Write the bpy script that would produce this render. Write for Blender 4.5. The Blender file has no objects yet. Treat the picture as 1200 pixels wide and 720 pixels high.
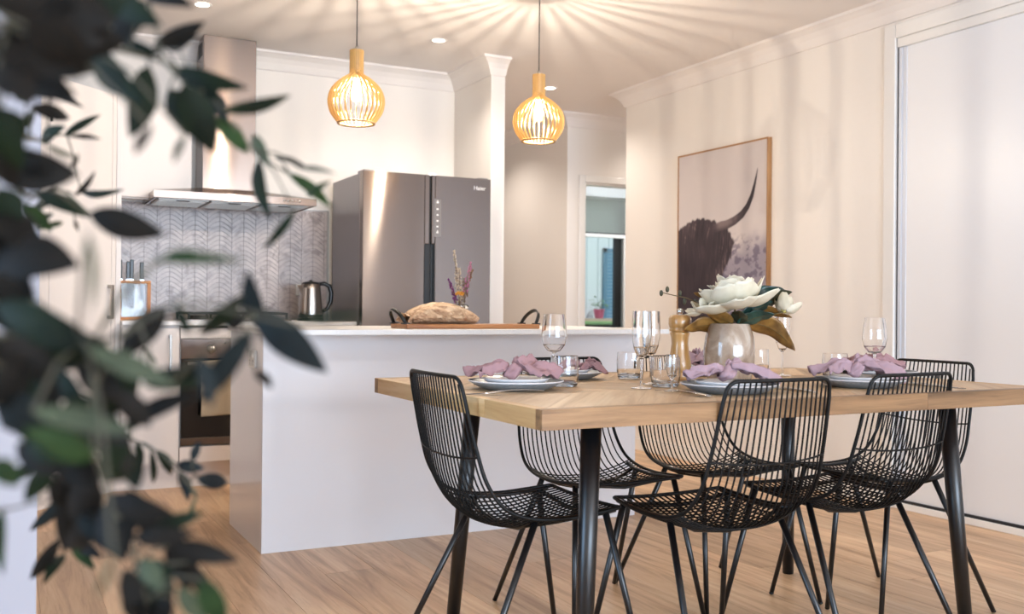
import bpy, bmesh, math, random
from mathutils import Vector, Matrix, noise
random.seed(7)
PI = math.pi
C = bpy.context.scene.collection
SC = bpy.context.scene

# ------------------------------------------------------------------ camera
cam_data = bpy.data.cameras.new('camera')
cam = bpy.data.objects.new('camera', cam_data)
C.objects.link(cam)
cam.matrix_world = Matrix(((0.888377, -0.009518, -0.459016, 0.0),
                           (-0.459030, 0.000768, -0.888420, 0.0),
                           (0.008809, 0.999954, -0.003687, 0.98),
                           (0, 0, 0, 1)))
cam_data.sensor_width = 36.0
cam_data.lens = 34.72
cam_data.clip_start = 0.05
cam_data.dof.use_dof = True
cam_data.dof.focus_distance = 3.1
cam_data.dof.aperture_fstop = 3.8
SC.camera = cam

# ------------------------------------------------------------------ world, light, exposure
W = bpy.data.worlds.new('world'); SC.world = W; W.use_nodes = True
bg = W.node_tree.nodes['Background']
bg.inputs[0].default_value = (0.80, 0.88, 1.0, 1)
bg.inputs[1].default_value = 0.85

def area(name, loc, target, sx, sy, power, color):
    l = bpy.data.lights.new(name, 'AREA'); l.shape = 'RECTANGLE'; l.size = sx; l.size_y = sy
    l.energy = power; l.color = color
    o = bpy.data.objects.new(name, l); C.objects.link(o); o.location = loc
    d = Vector(target) - Vector(loc); o.rotation_euler = d.to_track_quat('-Z', 'Y').to_euler()
    return o
# daylight through the glass doors left of and behind the camera
area('daylight_left', (-2.62, 1.45, 1.15), (1.5, 1.6, 1.0), 1.5, 2.1, 105, (0.42, 0.68, 1.0))
area('daylight_rear', (1.8, -5.4, 1.3), (2.0, 3.0, 1.1), 5.0, 2.1, 650, (0.65, 0.81, 1.0))
sun = bpy.data.lights.new('sun', 'SUN'); sun.energy = 2.6; sun.angle = 0.02; sun.color = (1.0, 0.97, 0.92)
sun_o = bpy.data.objects.new('sun', sun); C.objects.link(sun_o)
sun_o.rotation_euler = Vector((-0.25, 0.62, -0.75)).to_track_quat('-Z', 'Y').to_euler()

SC.view_settings.view_transform = 'Standard'
SC.view_settings.look = 'None'
SC.view_settings.exposure = -0.08
SC.view_settings.gamma = 1.0
SC.view_settings.use_curve_mapping = False
SC.cycles.use_denoising = True
SC.cycles.max_bounces = 10
SC.cycles.transparent_max_bounces = 24
SC.cycles.caustics_reflective = False
SC.cycles.caustics_refractive = False
SC.cycles.sample_clamp_indirect = 6.0

# ------------------------------------------------------------------ mesh helpers
class MB:
    def __init__(s): s.v = []; s.f = []; s.sm = []
    def add(s, vs, fs, smooth=False):
        n = len(s.v); s.v += [tuple(v) for v in vs]
        for f in fs: s.f.append(tuple(i + n for i in f)); s.sm.append(smooth)
        return s
    def box(s, x0, x1, y0, y1, z0, z1):
        vs = [(x0,y0,z0),(x1,y0,z0),(x1,y1,z0),(x0,y1,z0),(x0,y0,z1),(x1,y0,z1),(x1,y1,z1),(x0,y1,z1)]
        return s.add(vs, [(3,2,1,0),(4,5,6,7),(0,1,5,4),(1,2,6,5),(2,3,7,6),(3,0,4,7)])
    def prism(s, pts, z0, z1, smooth=False):
        # pts: counter-clockwise xy outline
        n = len(pts)
        vs = [(p[0], p[1], z0) for p in pts] + [(p[0], p[1], z1) for p in pts]
        fs = [tuple(range(n - 1, -1, -1)), tuple(range(n, 2 * n))]
        s.add(vs, fs, False)
        b = len(s.v) - 2 * n
        for i in range(n):
            j = (i + 1) % n
            s.f.append((b + i, b + j, b + n + j, b + n + i)); s.sm.append(smooth)
        return s
    def tube(s, pts, r, n=8, caps=True, closed=False):
        pts = [Vector(p) for p in pts]; m = len(pts)
        rs = r if isinstance(r, (list, tuple)) else [r] * m
        T = []
        for i in range(m):
            a = pts[(i - 1) % m] if (closed or i > 0) else pts[i]
            b = pts[(i + 1) % m] if (closed or i < m - 1) else pts[i]
            t = b - a
            T.append(t.normalized() if t.length > 1e-9 else Vector((0, 0, 1)))
        up = Vector((0, 0, 1)) if abs(T[0].z) < 0.9 else Vector((1, 0, 0))
        N = T[0].cross(up).normalized()
        vs = []
        for i in range(m):
            N = (N - T[i] * N.dot(T[i]))
            N = N.normalized() if N.length > 1e-9 else T[i].orthogonal().normalized()
            B = T[i].cross(N)
            for k in range(n):
                a = 2 * PI * k / n
                vs.append(pts[i] + (N * math.cos(a) + B * math.sin(a)) * rs[i])
        fs = []
        for i in range(m if closed else m - 1):
            i2 = (i + 1) % m
            for k in range(n):
                k2 = (k + 1) % n
                fs.append((i * n + k, i * n + k2, i2 * n + k2, i2 * n + k))
        s.add(vs, fs, True)
        if caps and not closed:
            b = len(s.v) - m * n
            s.f.append(tuple(b + k for k in range(n - 1, -1, -1))); s.sm.append(False)
            s.f.append(tuple(b + (m - 1) * n + k for k in range(n))); s.sm.append(False)
        return s
    def lathe(s, prof, n=24, c=(0, 0, 0), sx=1.0, sy=1.0):
        vs = []; m = len(prof)
        for (r, z) in prof:
            for k in range(n):
                a = 2 * PI * k / n
                vs.append((c[0] + r * math.cos(a) * sx, c[1] + r * math.sin(a) * sy, c[2] + z))
        fs = []
        for i in range(m - 1):
            for k in range(n):
                k2 = (k + 1) % n
                fs.append((i * n + k, i * n + k2, (i + 1) * n + k2, (i + 1) * n + k))
        if prof[0][0] < 1e-6 or True: pass
        s.add(vs, fs, True)
        b = len(s.v) - m * n
        if prof[0][0] > 1e-5 and getattr(s, 'capb', False): s.f.append(tuple(b + k for k in range(n - 1, -1, -1))); s.sm.append(False)
        return s
    def disc(s, c, r, n=24, up=True):
        vs = [(c[0] + r * math.cos(2*PI*k/n), c[1] + r * math.sin(2*PI*k/n), c[2]) for k in range(n)]
        return s.add(vs, [tuple(range(n)) if up else tuple(range(n-1, -1, -1))])
    def grid(s, fn, nu, nv, smooth=True):
        vs = [fn(i / nu, j / nv) for j in range(nv + 1) for i in range(nu + 1)]
        fs = [(j*(nu+1)+i, j*(nu+1)+i+1, (j+1)*(nu+1)+i+1, (j+1)*(nu+1)+i) for j in range(nv) for i in range(nu)]
        return s.add(vs, fs, smooth)
    def ball(s, c, rx, ry=None, rz=None, n=12, m=8):
        ry = rx if ry is None else ry; rz = rx if rz is None else rz
        vs = [(c[0], c[1], c[2] - rz)]
        for j in range(1, m):
            t = -PI/2 + PI*j/m
            for k in range(n):
                a = 2*PI*k/n
                vs.append((c[0]+rx*math.cos(t)*math.cos(a), c[1]+ry*math.cos(t)*math.sin(a), c[2]+rz*math.sin(t)))
        vs.append((c[0], c[1], c[2] + rz))
        fs = []
        for k in range(n):
            k2 = (k+1) % n
            fs.append((0, 1+k2, 1+k))
            fs.append((len(vs)-1, 1+(m-2)*n+k, 1+(m-2)*n+k2))
        for j in range(m-2):
            for k in range(n):
                k2 = (k+1) % n
                fs.append((1+j*n+k, 1+j*n+k2, 1+(j+1)*n+k2, 1+(j+1)*n+k))
        return s.add(vs, fs, True)
    def mesh(s, name):
        me = bpy.data.meshes.new(name)
        me.from_pydata(s.v, [], s.f)
        me.polygons.foreach_set('use_smooth', s.sm)
        me.update()
        return me

def crisp(prof, e=0.0006):
    out = [prof[0]]
    for a, b in zip(prof[:-1], prof[1:]):
        L = math.hypot(b[0] - a[0], b[1] - a[1])
        if L > 4 * e:
            for t in (e / L, 1 - e / L): out.append((a[0] + (b[0] - a[0]) * t, a[1] + (b[1] - a[1]) * t))
        out.append(b)
    return out
def obj(name, mb, mat=None, parent=None, bevel=0, kind=None, solid=0, seg=2):
    me = mb.mesh(name) if isinstance(mb, MB) else mb
    if mat and not me.materials: me.materials.append(mat)
    o = bpy.data.objects.new(name, me); C.objects.link(o)
    if parent: o.parent = parent
    if bevel:
        b = o.modifiers.new('bevel', 'BEVEL'); b.width = bevel; b.segments = seg; b.limit_method = 'ANGLE'; b.angle_limit = math.radians(50)
    if solid:
        b = o.modifiers.new('solidify', 'SOLIDIFY'); b.thickness = solid; b.offset = 0
    if kind: o['kind'] = kind
    return o
def tag(o, label, cat, group=None):
    o['label'] = label; o['category'] = cat
    if group: o['group'] = group
    return o
def thing(name, label, cat, loc=(0, 0, 0), rz=0.0, group=None):
    o = bpy.data.objects.new(name, None); C.objects.link(o)
    o.empty_display_size = 0.1
    o.location = loc; o.rotation_euler = (0, 0, rz)
    return tag(o, label, cat, group)
def struct(name, mb, mat, parent=None, bevel=0):
    return obj(name, mb, mat, parent, bevel, None if parent else 'structure')
def copy_tree(o, parent=None):
    c = o.copy(); C.objects.link(c)
    if parent: c.parent = parent
    for ch in list(o.children): copy_tree(ch, c)
    return c
def dup(root, loc, rz, label, group=None):
    c = copy_tree(root); c.location = loc; c.rotation_euler = (0, 0, rz); c['label'] = label
    if group: c['group'] = group
    return c

# ------------------------------------------------------------------ materials
def lin(h):
    h = h.lstrip('#'); r = []
    for i in (0, 2, 4):
        c = int(h[i:i+2], 16) / 255
        r.append(c / 12.92 if c <= 0.04045 else ((c + 0.055) / 1.055) ** 2.4)
    return (*r, 1)
def mat(name, col, rough=0.5, metal=0.0, **k):
    m = bpy.data.materials.new(name); m.use_nodes = True
    p = m.node_tree.nodes['Principled BSDF']
    p.inputs['Base Color'].default_value = lin(col) if isinstance(col, str) else col
    p.inputs['Roughness'].default_value = rough; p.inputs['Metallic'].default_value = metal
    for a, v in k.items(): p.inputs[a.replace('_', ' ')].default_value = v
    return m
def nodes(m): return m.node_tree.nodes, m.node_tree.links, m.node_tree.nodes['Principled BSDF']
def coords(m, kind='Object', scale=(1, 1, 1), rot=(0, 0, 0)):
    N, L, p = nodes(m)
    t = N.new('ShaderNodeTexCoord'); mp = N.new('ShaderNodeMapping')
    mp.inputs['Scale'].default_value = scale; mp.inputs['Rotation'].default_value = rot
    L.new(t.outputs[kind], mp.inputs['Vector']); return mp.outputs['Vector']
def noise_tex(m, vec, scale, detail=4, rough=0.5, dist=0.0):
    N, L, p = nodes(m)
    n = N.new('ShaderNodeTexNoise'); n.inputs['Scale'].default_value = scale
    n.inputs['Detail'].default_value = detail; n.inputs['Roughness'].default_value = rough
    n.inputs['Distortion'].default_value = dist
    L.new(vec, n.inputs['Vector']); return n.outputs['Fac']
def ramp(m, fac, stops):
    N, L, p = nodes(m)
    r = N.new('ShaderNodeValToRGB'); e = r.color_ramp.elements
    while len(e) < len(stops): e.new(0.5)
    for i, (pos, c) in enumerate(stops):
        e[i].position = pos; e[i].color = lin(c) if isinstance(c, str) else c
    L.new(fac, r.inputs['Fac']); return r.outputs['Color']
def mixc(m, a, b, fac, mode='MIX'):
    N, L, p = nodes(m)
    x = N.new('ShaderNodeMix'); x.data_type = 'RGBA'; x.blend_type = mode
    for s, i in ((a, 6), (b, 7)):
        if isinstance(s, (tuple, list)): x.inputs[i].default_value = s
        else: L.new(s, x.inputs[i])
    if isinstance(fac, (int, float)): x.inputs[0].default_value = fac
    else: L.new(fac, x.inputs[0])
    return x.outputs[2]
def bump(m, fac, strength=0.1, dist=0.01):
    N, L, p = nodes(m)
    b = N.new('ShaderNodeBump'); b.inputs['Strength'].default_value = strength; b.inputs['Distance'].default_value = dist
    L.new(fac, b.inputs['Height']); L.new(b.outputs['Normal'], p.inputs['Normal'])
def rand(m):
    N, L, p = nodes(m)
    return N.new('ShaderNodeObjectInfo').outputs['Random']
def setc(m, sock):
    N, L, p = nodes(m); L.new(sock, p.inputs['Base Color'])

def wood(name, dark, mid, light, axis, rough=0.45, scale=1.0, randomize=True, coat=0.0):
    """grain streaks along one local axis (0 x, 1 y, 2 z); random offset per piece"""
    m = mat(name, mid, rough)
    N, L, p = nodes(m)
    t = N.new('ShaderNodeTexCoord'); mp = N.new('ShaderNodeMapping')
    sc = [14 * scale] * 3; sc[axis] = 0.9 * scale
    mp.inputs['Scale'].default_value = sc
    if randomize:
        a = N.new('ShaderNodeVectorMath'); a.operation = 'SCALE'
        a.inputs[0].default_value = (13.1, 7.7, 3.3)
        L.new(rand(m), a.inputs['Scale'])
        b = N.new('ShaderNodeVectorMath'); b.operation = 'ADD'
        L.new(t.outputs['Object'], b.inputs[0]); L.new(a.outputs[0], b.inputs[1]); L.new(b.outputs[0], mp.inputs['Vector'])
    else: L.new(t.outputs['Object'], mp.inputs['Vector'])
    v = mp.outputs['Vector']
    n1 = noise_tex(m, v, 1.0, 6, 0.62, 1.2)
    n2 = noise_tex(m, v, 6.0, 3, 0.6, 0.4)
    c1 = ramp(m, n1, [(0.30, dark), (0.5, mid), (0.72, light)])
    c2 = mixc(m, c1, lin(dark), ramp(m, n2, [(0.55, (0, 0, 0, 1)), (0.75, (0.5, 0.5, 0.5, 1))]))
    if randomize:
        h = N.new('ShaderNodeHueSaturation')
        mr = N.new('ShaderNodeMapRange'); mr.inputs['To Min'].default_value = 0.80; mr.inputs['To Max'].default_value = 1.14
        L.new(rand(m), mr.inputs['Value']); L.new(mr.outputs[0], h.inputs['Value']); L.new(c2, h.inputs['Color']); c2 = h.outputs['Color']
    setc(m, c2); bump(m, n2, 0.08, 0.002)
    if coat: p.inputs['Coat Weight'].default_value = coat
    return m

M = {}
M['wall'] = mat('wall_paint', '#ece5de', 0.6)
bump(M['wall'], noise_tex(M['wall'], coords(M['wall'], scale=(60, 60, 60)), 3.0), 0.03, 0.002)
M['ceiling'] = mat('ceiling_paint', '#ebe4df', 0.75)
M['grey'] = mat('dimmed_wall_paint', '#a29fa6', 0.5)  # left wall colour darkened to offset the strong rear daylight
M['trim'] = mat('gloss_trim_paint', '#efebe6', 0.22)
M['room'] = mat('far_room_paint', '#d5d8d8', 0.7)
M['cab'] = mat('white_cabinet', '#e9e1dc', 0.48)
M['gloss'] = mat('gloss_white_panel', '#e9e7ea', 0.16, Coat_Weight=0.3, Coat_Roughness=0.05)
M['stone'] = mat('white_benchtop', '#e8e4e0', 0.28)
setc(M['stone'], ramp(M['stone'], noise_tex(M['stone'], coords(M['stone'], scale=(1, 1, 1)), 90, 4), [(0.3, '#e4e0dc'), (0.7, '#ebe8e5')]))
M['door'] = mat('sliding_door_panel', '#ecebec', 0.35)
M['alu'] = mat('anodised_aluminium', '#d5d8df', 0.45, 0.25)
M['dark'] = mat('dark_gap', '#1b1c20', 0.6)
M['black'] = mat('black_powder_coat', '#090a0d', 0.36, 0.1, Coat_Weight=0.35, Coat_Roughness=0.28)
M['wire'] = mat('black_wire', '#060607', 0.5, 0.0, Specular_IOR_Level=0.3)
M['blackplastic'] = mat('black_plastic', '#0b0b0c', 0.3)
M['leather'] = mat('black_leather', '#15130f', 0.45)
M['iron'] = mat('cast_iron', '#141414', 0.6)
M['chrome'] = mat('chrome', '#d4d2cf', 0.12, 1.0)
M['kettle'] = mat('polished_steel', '#bcb6b1', 0.22, 1.0)
M['nickel'] = mat('brushed_nickel', '#a8a39d', 0.35, 1.0)
def steel(name, col, rough, aniso, axis='Z'):
    m = mat(name, col, rough, 1.0, Anisotropic=aniso)
    N, L, p = nodes(m)
    t = N.new('ShaderNodeCombineXYZ'); t.inputs[0].default_value = 0.02; t.inputs[2].default_value = 1.0
    L.new(t.outputs[0], p.inputs['Tangent'])
    return m
M['steel'] = steel('brushed_steel', '#857a74', 0.17, 1.0)
M['steel2'] = steel('hood_steel', '#8c7a6e', 0.17, 1.0)
M['fridgeside'] = mat('grey_fridge_side', '#8e8a8c', 0.32, 0.6)
M['ovenglass'] = mat('black_oven_glass', '#060607', 0.05, Coat_Weight=0.5)
M['plastic'] = mat('white_plastic', '#f1efec', 0.35)

M['plank'] = wood('oak_laminate', '#a07a58', '#cda883', '#e0c3a1', 1, 0.38, 1.0)
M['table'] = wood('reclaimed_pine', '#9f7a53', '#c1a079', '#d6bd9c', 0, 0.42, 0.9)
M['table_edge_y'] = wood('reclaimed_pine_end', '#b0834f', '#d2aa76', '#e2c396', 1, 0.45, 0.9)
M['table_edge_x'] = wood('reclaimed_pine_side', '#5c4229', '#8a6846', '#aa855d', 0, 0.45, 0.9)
M['oak'] = wood('oak_frame', '#8a5a30', '#ab7a4a', '#c39464', 2, 0.45, 1.2)
M['acacia'] = wood('acacia_board', '#7d4a28', '#a9703f', '#c08a58', 0, 0.4, 1.4, False)
M['bamboo'] = wood('bamboo_block', '#8e5522', '#b6752f', '#cd9145', 2, 0.4, 1.4)
M['beech'] = wood('pepper_mill_wood', '#96652f', '#b98a52', '#cda672', 2, 0.3, 1.6, False, 0.4)
M['rib'] = mat('bent_ply_rib', '#e8bd76', 0.45)
M['neck'] = wood('pendant_neck_wood', '#a8743f', '#c99a62', '#dcb37e', 2, 0.4, 1.2)

def glass(name, tint=(1, 1, 1, 1), base=0.02, edge=0.45):
    m = bpy.data.materials.new(name); m.use_nodes = True
    N, L = m.node_tree.nodes, m.node_tree.links; N.clear()
    out = N.new('ShaderNodeOutputMaterial'); tr = N.new('ShaderNodeBsdfTransparent'); gl = N.new('ShaderNodeBsdfGlossy')
    gl.inputs['Roughness'].default_value = 0.03; tr.inputs[0].default_value = tint
    lw = N.new('ShaderNodeLayerWeight'); lw.inputs[0].default_value = 0.15
    mr = N.new('ShaderNodeMapRange'); mr.inputs['To Min'].default_value = base; mr.inputs['To Max'].default_value = edge
    mx = N.new('ShaderNodeMixShader')
    L.new(lw.outputs['Facing'], mr.inputs['Value']); L.new(mr.outputs[0], mx.inputs[0])
    L.new(tr.outputs[0], mx.inputs[1]); L.new(gl.outputs[0], mx.inputs[2]); L.new(mx.outputs[0], out.inputs[0])
    return m
M['glass'] = mat('clear_glass', '#ffffff', 0.0, Transmission_Weight=1.0, IOR=1.46)
M['clear'] = glass('clear_acrylic', (0.97, 0.975, 0.97, 1), 0.015, 0.4)
M['pane'] = glass('window_glass', (0.93, 0.97, 0.98, 1), 0.04, 0.5)
def emis(name, col, strength, add=False):
    m = bpy.data.materials.new(name); m.use_nodes = True
    N, L = m.node_tree.nodes, m.node_tree.links; N.clear()
    out = N.new('ShaderNodeOutputMaterial'); e = N.new('ShaderNodeEmission')
    e.inputs[0].default_value = lin(col); e.inputs[1].default_value = strength
    if add:
        t = N.new('ShaderNodeBsdfTransparent'); a = N.new('ShaderNodeAddShader')
        L.new(e.outputs[0], a.inputs[0]); L.new(t.outputs[0], a.inputs[1]); L.new(a.outputs[0], out.inputs[0])
    else: L.new(e.outputs[0], out.inputs[0])
    return m
M['bulb'] = emis('glowing_bulb', '#ffd79a', 2.2, True)
M['downlight'] = emis('lit_downlight', '#ffeed8', 14)
WARM = (1.0, 0.88, 0.72)
WARM2 = (1.0, 0.91, 0.82)

def pt(name, loc, power, color, r):
    l = bpy.data.lights.new(name, 'POINT'); l.energy = power; l.color = color; l.shadow_soft_size = r
    o = bpy.data.objects.new(name, l); C.objects.link(o); o.location = loc; return o
def spot(name, loc, power, color, ang, r=0.035):
    l = bpy.data.lights.new(name, 'SPOT'); l.energy = power; l.color = color; l.spot_size = math.radians(ang); l.spot_blend = 0.7; l.shadow_soft_size = r
    o = bpy.data.objects.new(name, l); C.objects.link(o); o.location = loc; return o

# ================================================================== STRUCTURE
CEIL = 2.57
XR = 4.024           # right wall
YB = 6.165           # kitchen back wall
fl = MB().box(-3, 7, -5.6, 9.7, -0.12, -0.012)
fl.box(-3, -1.4, -5.6, 9.7, -0.012, 0).box(-1.4, 7, -5.6, -0.6, -0.012, 0).box(-1.4, 7, 6.24, 9.7, -0.012, 0).box(4.02, 7, -0.6, 6.24, -0.012, 0)
floor = struct('floor', fl, M['plank'])
PW = 0.19
nx = int((4.02 + 1.4) / PW) + 1
for i in range(nx):
    x0 = -1.4 + i * PW; x1 = min(x0 + PW, 4.02)
    y = -0.6 - random.uniform(0.0, 1.5)
    while y < 6.24:
        a = max(y, -0.6); b = min(y + 1.8, 6.24)
        if b - a > 0.02:
            mb = MB().box(x0 + 0.0006, x1 - 0.0006, a + 0.0006, b - 0.0006, -0.012, 0)
            obj('plank', mb, M['plank'], floor)
        y += 1.8
struct('ceiling', MB().box(-3, 7, -5.6, 9.7, CEIL, CEIL + 0.1), M['ceiling'])
wall_back = struct('wall_back', MB().box(-2.7, 2.9, YB, YB + 0.1, 0, CEIL), M['wall'])
struct('wall_fridge_side', MB().box(2.731, 2.828, 5.596, YB, 0, CEIL), M['wall'])
struct('wall_hall_left', MB().box(2.728, 2.828, YB + 0.1, 9.6, 0, CEIL), M['wall'])
struct('wall_hall_end', MB().box(2.728, 4.136, 9.6, 9.7, 0, CEIL), M['wall'])
struct('wall_hall_right', MB().box(4.036, 4.136, 6.961, 9.6, 0, CEIL), M['wall'])
hd = MB().box(4.036, 4.198, 6.861, 6.961, 0, CEIL).box(4.198, 5.02, 6.861, 6.961, 2.03, CEIL).box(5.02, 7, 6.861, 6.961, 0, CEIL)
struct('wall_hall_front', hd, M['wall'])
struct('wall_right', MB().box(XR, XR + 0.1, 3.56, 6.0, 0, CEIL).box(XR, XR + 0.1, 0.9, 3.56, 2.376, CEIL).box(XR, XR + 0.1, -5.6, 0.9, 0, CEIL), M['wall'])
struct('wall_wardrobe', MB().box(XR + 0.7, XR + 0.8, 0.7, 5.9, 0, CEIL).box(XR + 0.1, XR + 0.8, 5.9, 6.0, 0, CEIL).box(XR + 0.1, XR + 0.8, 0.6, 0.7, 0, CEIL), M['wall'])
struct('wall_outer_left', MB().box(-2.8, -2.7, -5.6, 0.65, 0, CEIL).box(-2.8, -2.7, 0.65, 2.25, 2.25, CEIL).box(-2.8, -2.7, 2.25, 2.4, 0, CEIL), M['wall'])
struct('wall_left', MB().box(-2.7, 0.07, 2.30, 2.40, 0, CEIL), M['grey'])
struct('wall_kitchen_left', MB().box(-2.7, -2.6, 2.4, YB, 0, CEIL), M['wall'])
# far bedroom
struct('wall_bedroom_left', MB().box(4.137, 4.16, 6.962, 9.3, 0, CEIL), M['room'])
struct('wall_bedroom_right', MB().box(6.9, 7, 6.961, 9.4, 0, CEIL), M['room'])
WX0, WX1, WZ0, WZ1 = 4.95, 6.205, 0.80, 2.20
wb = MB().box(4.136, WX0, 9.3, 9.4, 0, CEIL).box(WX1, 6.9, 9.3, 9.4, 0, CEIL).box(WX0, WX1, 9.3, 9.4, 0, WZ0).box(WX0, WX1, 9.3, 9.4, WZ1, CEIL)
struct('wall_bedroom_window', wb, M['room'])
w1 = struct('window_1', MB().box(WX0, WX1, 9.28, 9.40, WZ0 - 0.03, WZ0).box(WX1, WX1 + 0.04, 9.285, 9.31, WZ0 - 0.03, WZ1 + 0.04).box(WX0 - 0.04, WX0, 9.285, 9.31, WZ0 - 0.03, WZ1 + 0.04).box(WX0 - .04, WX1 + .04, 9.285, 9.31, WZ1, WZ1 + .04), M['trim'])
fr = MB().box(WX0, WX0 + .06, 9.33, 9.38, WZ0, WZ1).box(WX1 - .085, WX1, 9.33, 9.38, WZ0, WZ1).box(WX0 + .06, WX1 - .085, 9.33, 9.38, WZ0, WZ0 + .03).box(WX0 + .06, WX1 - .085, 9.33, 9.38, WZ1 - .04, WZ1)
obj('window_frame', fr, M['blackplastic'], w1, 0.002)
obj('pane', MB().box(WX0 + .06, WX1 - .085, 9.352, 9.358, WZ0 + .03, WZ1 - .04), M['pane'], w1)

# cornices
def cornice(name, path):
    prof = [(0.0, 2.465), (0.010, 2.466), (0.016, 2.478), (0.030, 2.506), (0.052, 2.533), (0.080, 2.552), (0.092, 2.556), (0.096, 2.5699), (0.0, 2.5699)]
    pts = [Vector((p[0], p[1])) for p in path]; m = len(pts); rows = []
    for i in range(m):
        d0 = (pts[i] - pts[i-1]).normalized() if i else None
        d1 = (pts[i+1] - pts[i]).normalized() if i < m - 1 else None
        n0 = Vector((d0.y, -d0.x)) if d0 else None; n1 = Vector((d1.y, -d1.x)) if d1 else None
        if n0 is None: o = n1
        elif n1 is None: o = n0
        else:
            s = n0 + n1; o = s / s.dot(n0) if abs(s.dot(n0)) > 1e-6 else n0
        rows.append([(pts[i].x + o.x * a, pts[i].y + o.y * a, z) for a, z in prof])
    n = len(prof); mb = MB()
    vs = [v for r in rows for v in r]; fs = []; 
    for i in range(m - 1):
        for k in range(n):
            k2 = (k + 1) % n
            fs.append((i*n + k, (i+1)*n + k, (i+1)*n + k2, i*n + k2))
    mb.add(vs, fs); mb.sm = [False] * len(fs)
    mb.f.append(tuple(range(n))); mb.sm.append(False)
    mb.f.append(tuple((m-1)*n + k for k in range(n-1, -1, -1))); mb.sm.append(False)
    return struct(name, mb, M['ceiling'])
cornice('trim_1', [(-2.6, YB), (2.731, YB), (2.731, 5.596), (2.828, 5.596)])
cornice('trim_2', [(5.6, 6.0), (XR, 6.0), (XR, -5.6)])
cornice('trim_3', [(4.036, 9.6), (4.036, 6.861), (6.99, 6.861)])
cornice('trim_4', [(-2.6, 2.30), (0.07, 2.30), (0.07, 2.40)])
cornice('trim_5', [(4.16, 9.3), (6.9, 9.3)])
# skirting
struct('baseboard_right', MB().box(XR - 0.014, XR, 3.63, 6.0, 0, 0.085), M['trim'], bevel=0.004)
struct('baseboard_hall', MB().box(4.022, 4.036, 6.861, 9.6, 0, 0.085).box(4.022, 4.14, 6.847, 6.861, 0, 0.085), M['trim'], bevel=0.004)
# hall doorway architrave
struct('trim_6', MB().box(4.142, 4.198, 6.845, 6.861, 0, 2.086).box(4.198, 5.02, 6.845, 6.861, 2.03, 2.086).box(5.02, 5.076, 6.845, 6.861, 0, 2.086)
       .box(4.198, 4.215, 6.861, 6.961, 0, 2.03).box(5.003, 5.02, 6.861, 6.961, 0, 2.03).box(4.215, 5.003, 6.861, 6.961, 2.013, 2.03), M['trim'], bevel=0.004)

# right-hand sliding door
struct('trim_7', MB().box(XR - 0.014, XR, 3.556, 3.628, 0, 2.45).box(XR - 0.014, XR, 0.9, 3.556, 2.378, 2.45), M['trim'], bevel=0.004)
struct('trim_8', MB().box(XR + 0.012, XR + 0.10, 3.5555, 3.56, 0, 2.376).box(XR + 0.05, XR + 0.1, 3.53, 3.5555, 0, 2.33), M['dark'])
d1 = struct('door_1', MB().box(XR + 0.014, XR + 0.044, 0.95, 3.503, 0.045, 2.33), M['door'])
obj('stile', MB().box(XR + 0.004, XR + 0.048, 3.527, 3.5475, 0.045, 2.33).box(XR + 0.010, XR + 0.046, 3.503, 3.527, 0.045, 2.33), M['alu'], d1, 0.002)
obj('head_track', MB().box(XR - 0.006, XR + 0.09, 0.9, 3.552, 2.331, 2.376), M['trim'], d1, 0.003)
obj('bottom_track', MB().box(XR - 0.010, XR + 0.09, 0.9, 3.552, 0.0, 0.032), M['trim'], d1, 0.003)
obj('track_gap', MB().box(XR + 0.002, XR + 0.09, 0.9, 3.552, 0.032, 0.044), M['dark'], d1)

# ================================================================== KITCHEN
def text_obj(name, body, size, m, parent, mw, extrude=0.0006):
    cu = bpy.data.curves.new(name, 'FONT'); cu.body = body; cu.size = size; cu.extrude = extrude
    cu.align_x = 'CENTER'; cu.align_y = 'CENTER'
    t = bpy.data.objects.new(name + '_curve', cu)
    me = bpy.data.meshes.new_from_object(t); bpy.data.objects.remove(t)
    me.transform(mw); me.name = name
    return obj(name, me, m, parent)
FRONT = Matrix.Rotation(PI / 2, 4, 'X')      # text facing -Y

# ---- tiled splashback
SX0, SX1, SZ0, SZ1 = 0.562, 1.842, 0.908, 1.60
grout = mat('grout', '#7d7372', 0.8)
tile_m = mat('marble_tile', '#d9d2d0', 0.28)
v = coords(tile_m, scale=(1, 1, 1))
N, L, p = nodes(tile_m)
add = N.new('ShaderNodeVectorMath'); add.operation = 'ADD'
geo = N.new('ShaderNodeNewGeometry'); L.new(geo.outputs['Position'], add.inputs[0]); add.inputs[1].default_value = (0, 0, 0)
vein = noise_tex(tile_m, add.outputs[0], 9.0, 5, 0.6, 1.6)
base = ramp(tile_m, vein, [(0.33, '#978984'), (0.48, '#b9aaa4'), (0.64, '#c2b4ae')])
h = N.new('ShaderNodeHueSaturation'); mr = N.new('ShaderNodeMapRange'); mr.inputs['To Min'].default_value = 0.92; mr.inputs['To Max'].default_value = 1.06
L.new(rand(tile_m), mr.inputs['Value']); L.new(mr.outputs[0], h.inputs['Value']); L.new(base, h.inputs['Color']); setc(tile_m, h.outputs['Color'])
splash = obj('splashback', MB().box(SX0, SX1, YB - 0.008, YB - 0.0005, SZ0 - 0.02, SZ1), grout, wall_back)
obj('edge_trim', MB().box(SX1, SX1 + 0.012, YB - 0.016, YB - 0.0005, SZ0, SZ1).box(SX0, SX1 + 0.012, YB - 0.014, YB - 0.0005, SZ1, SZ1 + 0.008), M['nickel'], splash)
TW, TH, RISE = 0.0723, 0.0285, 0.040
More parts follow.
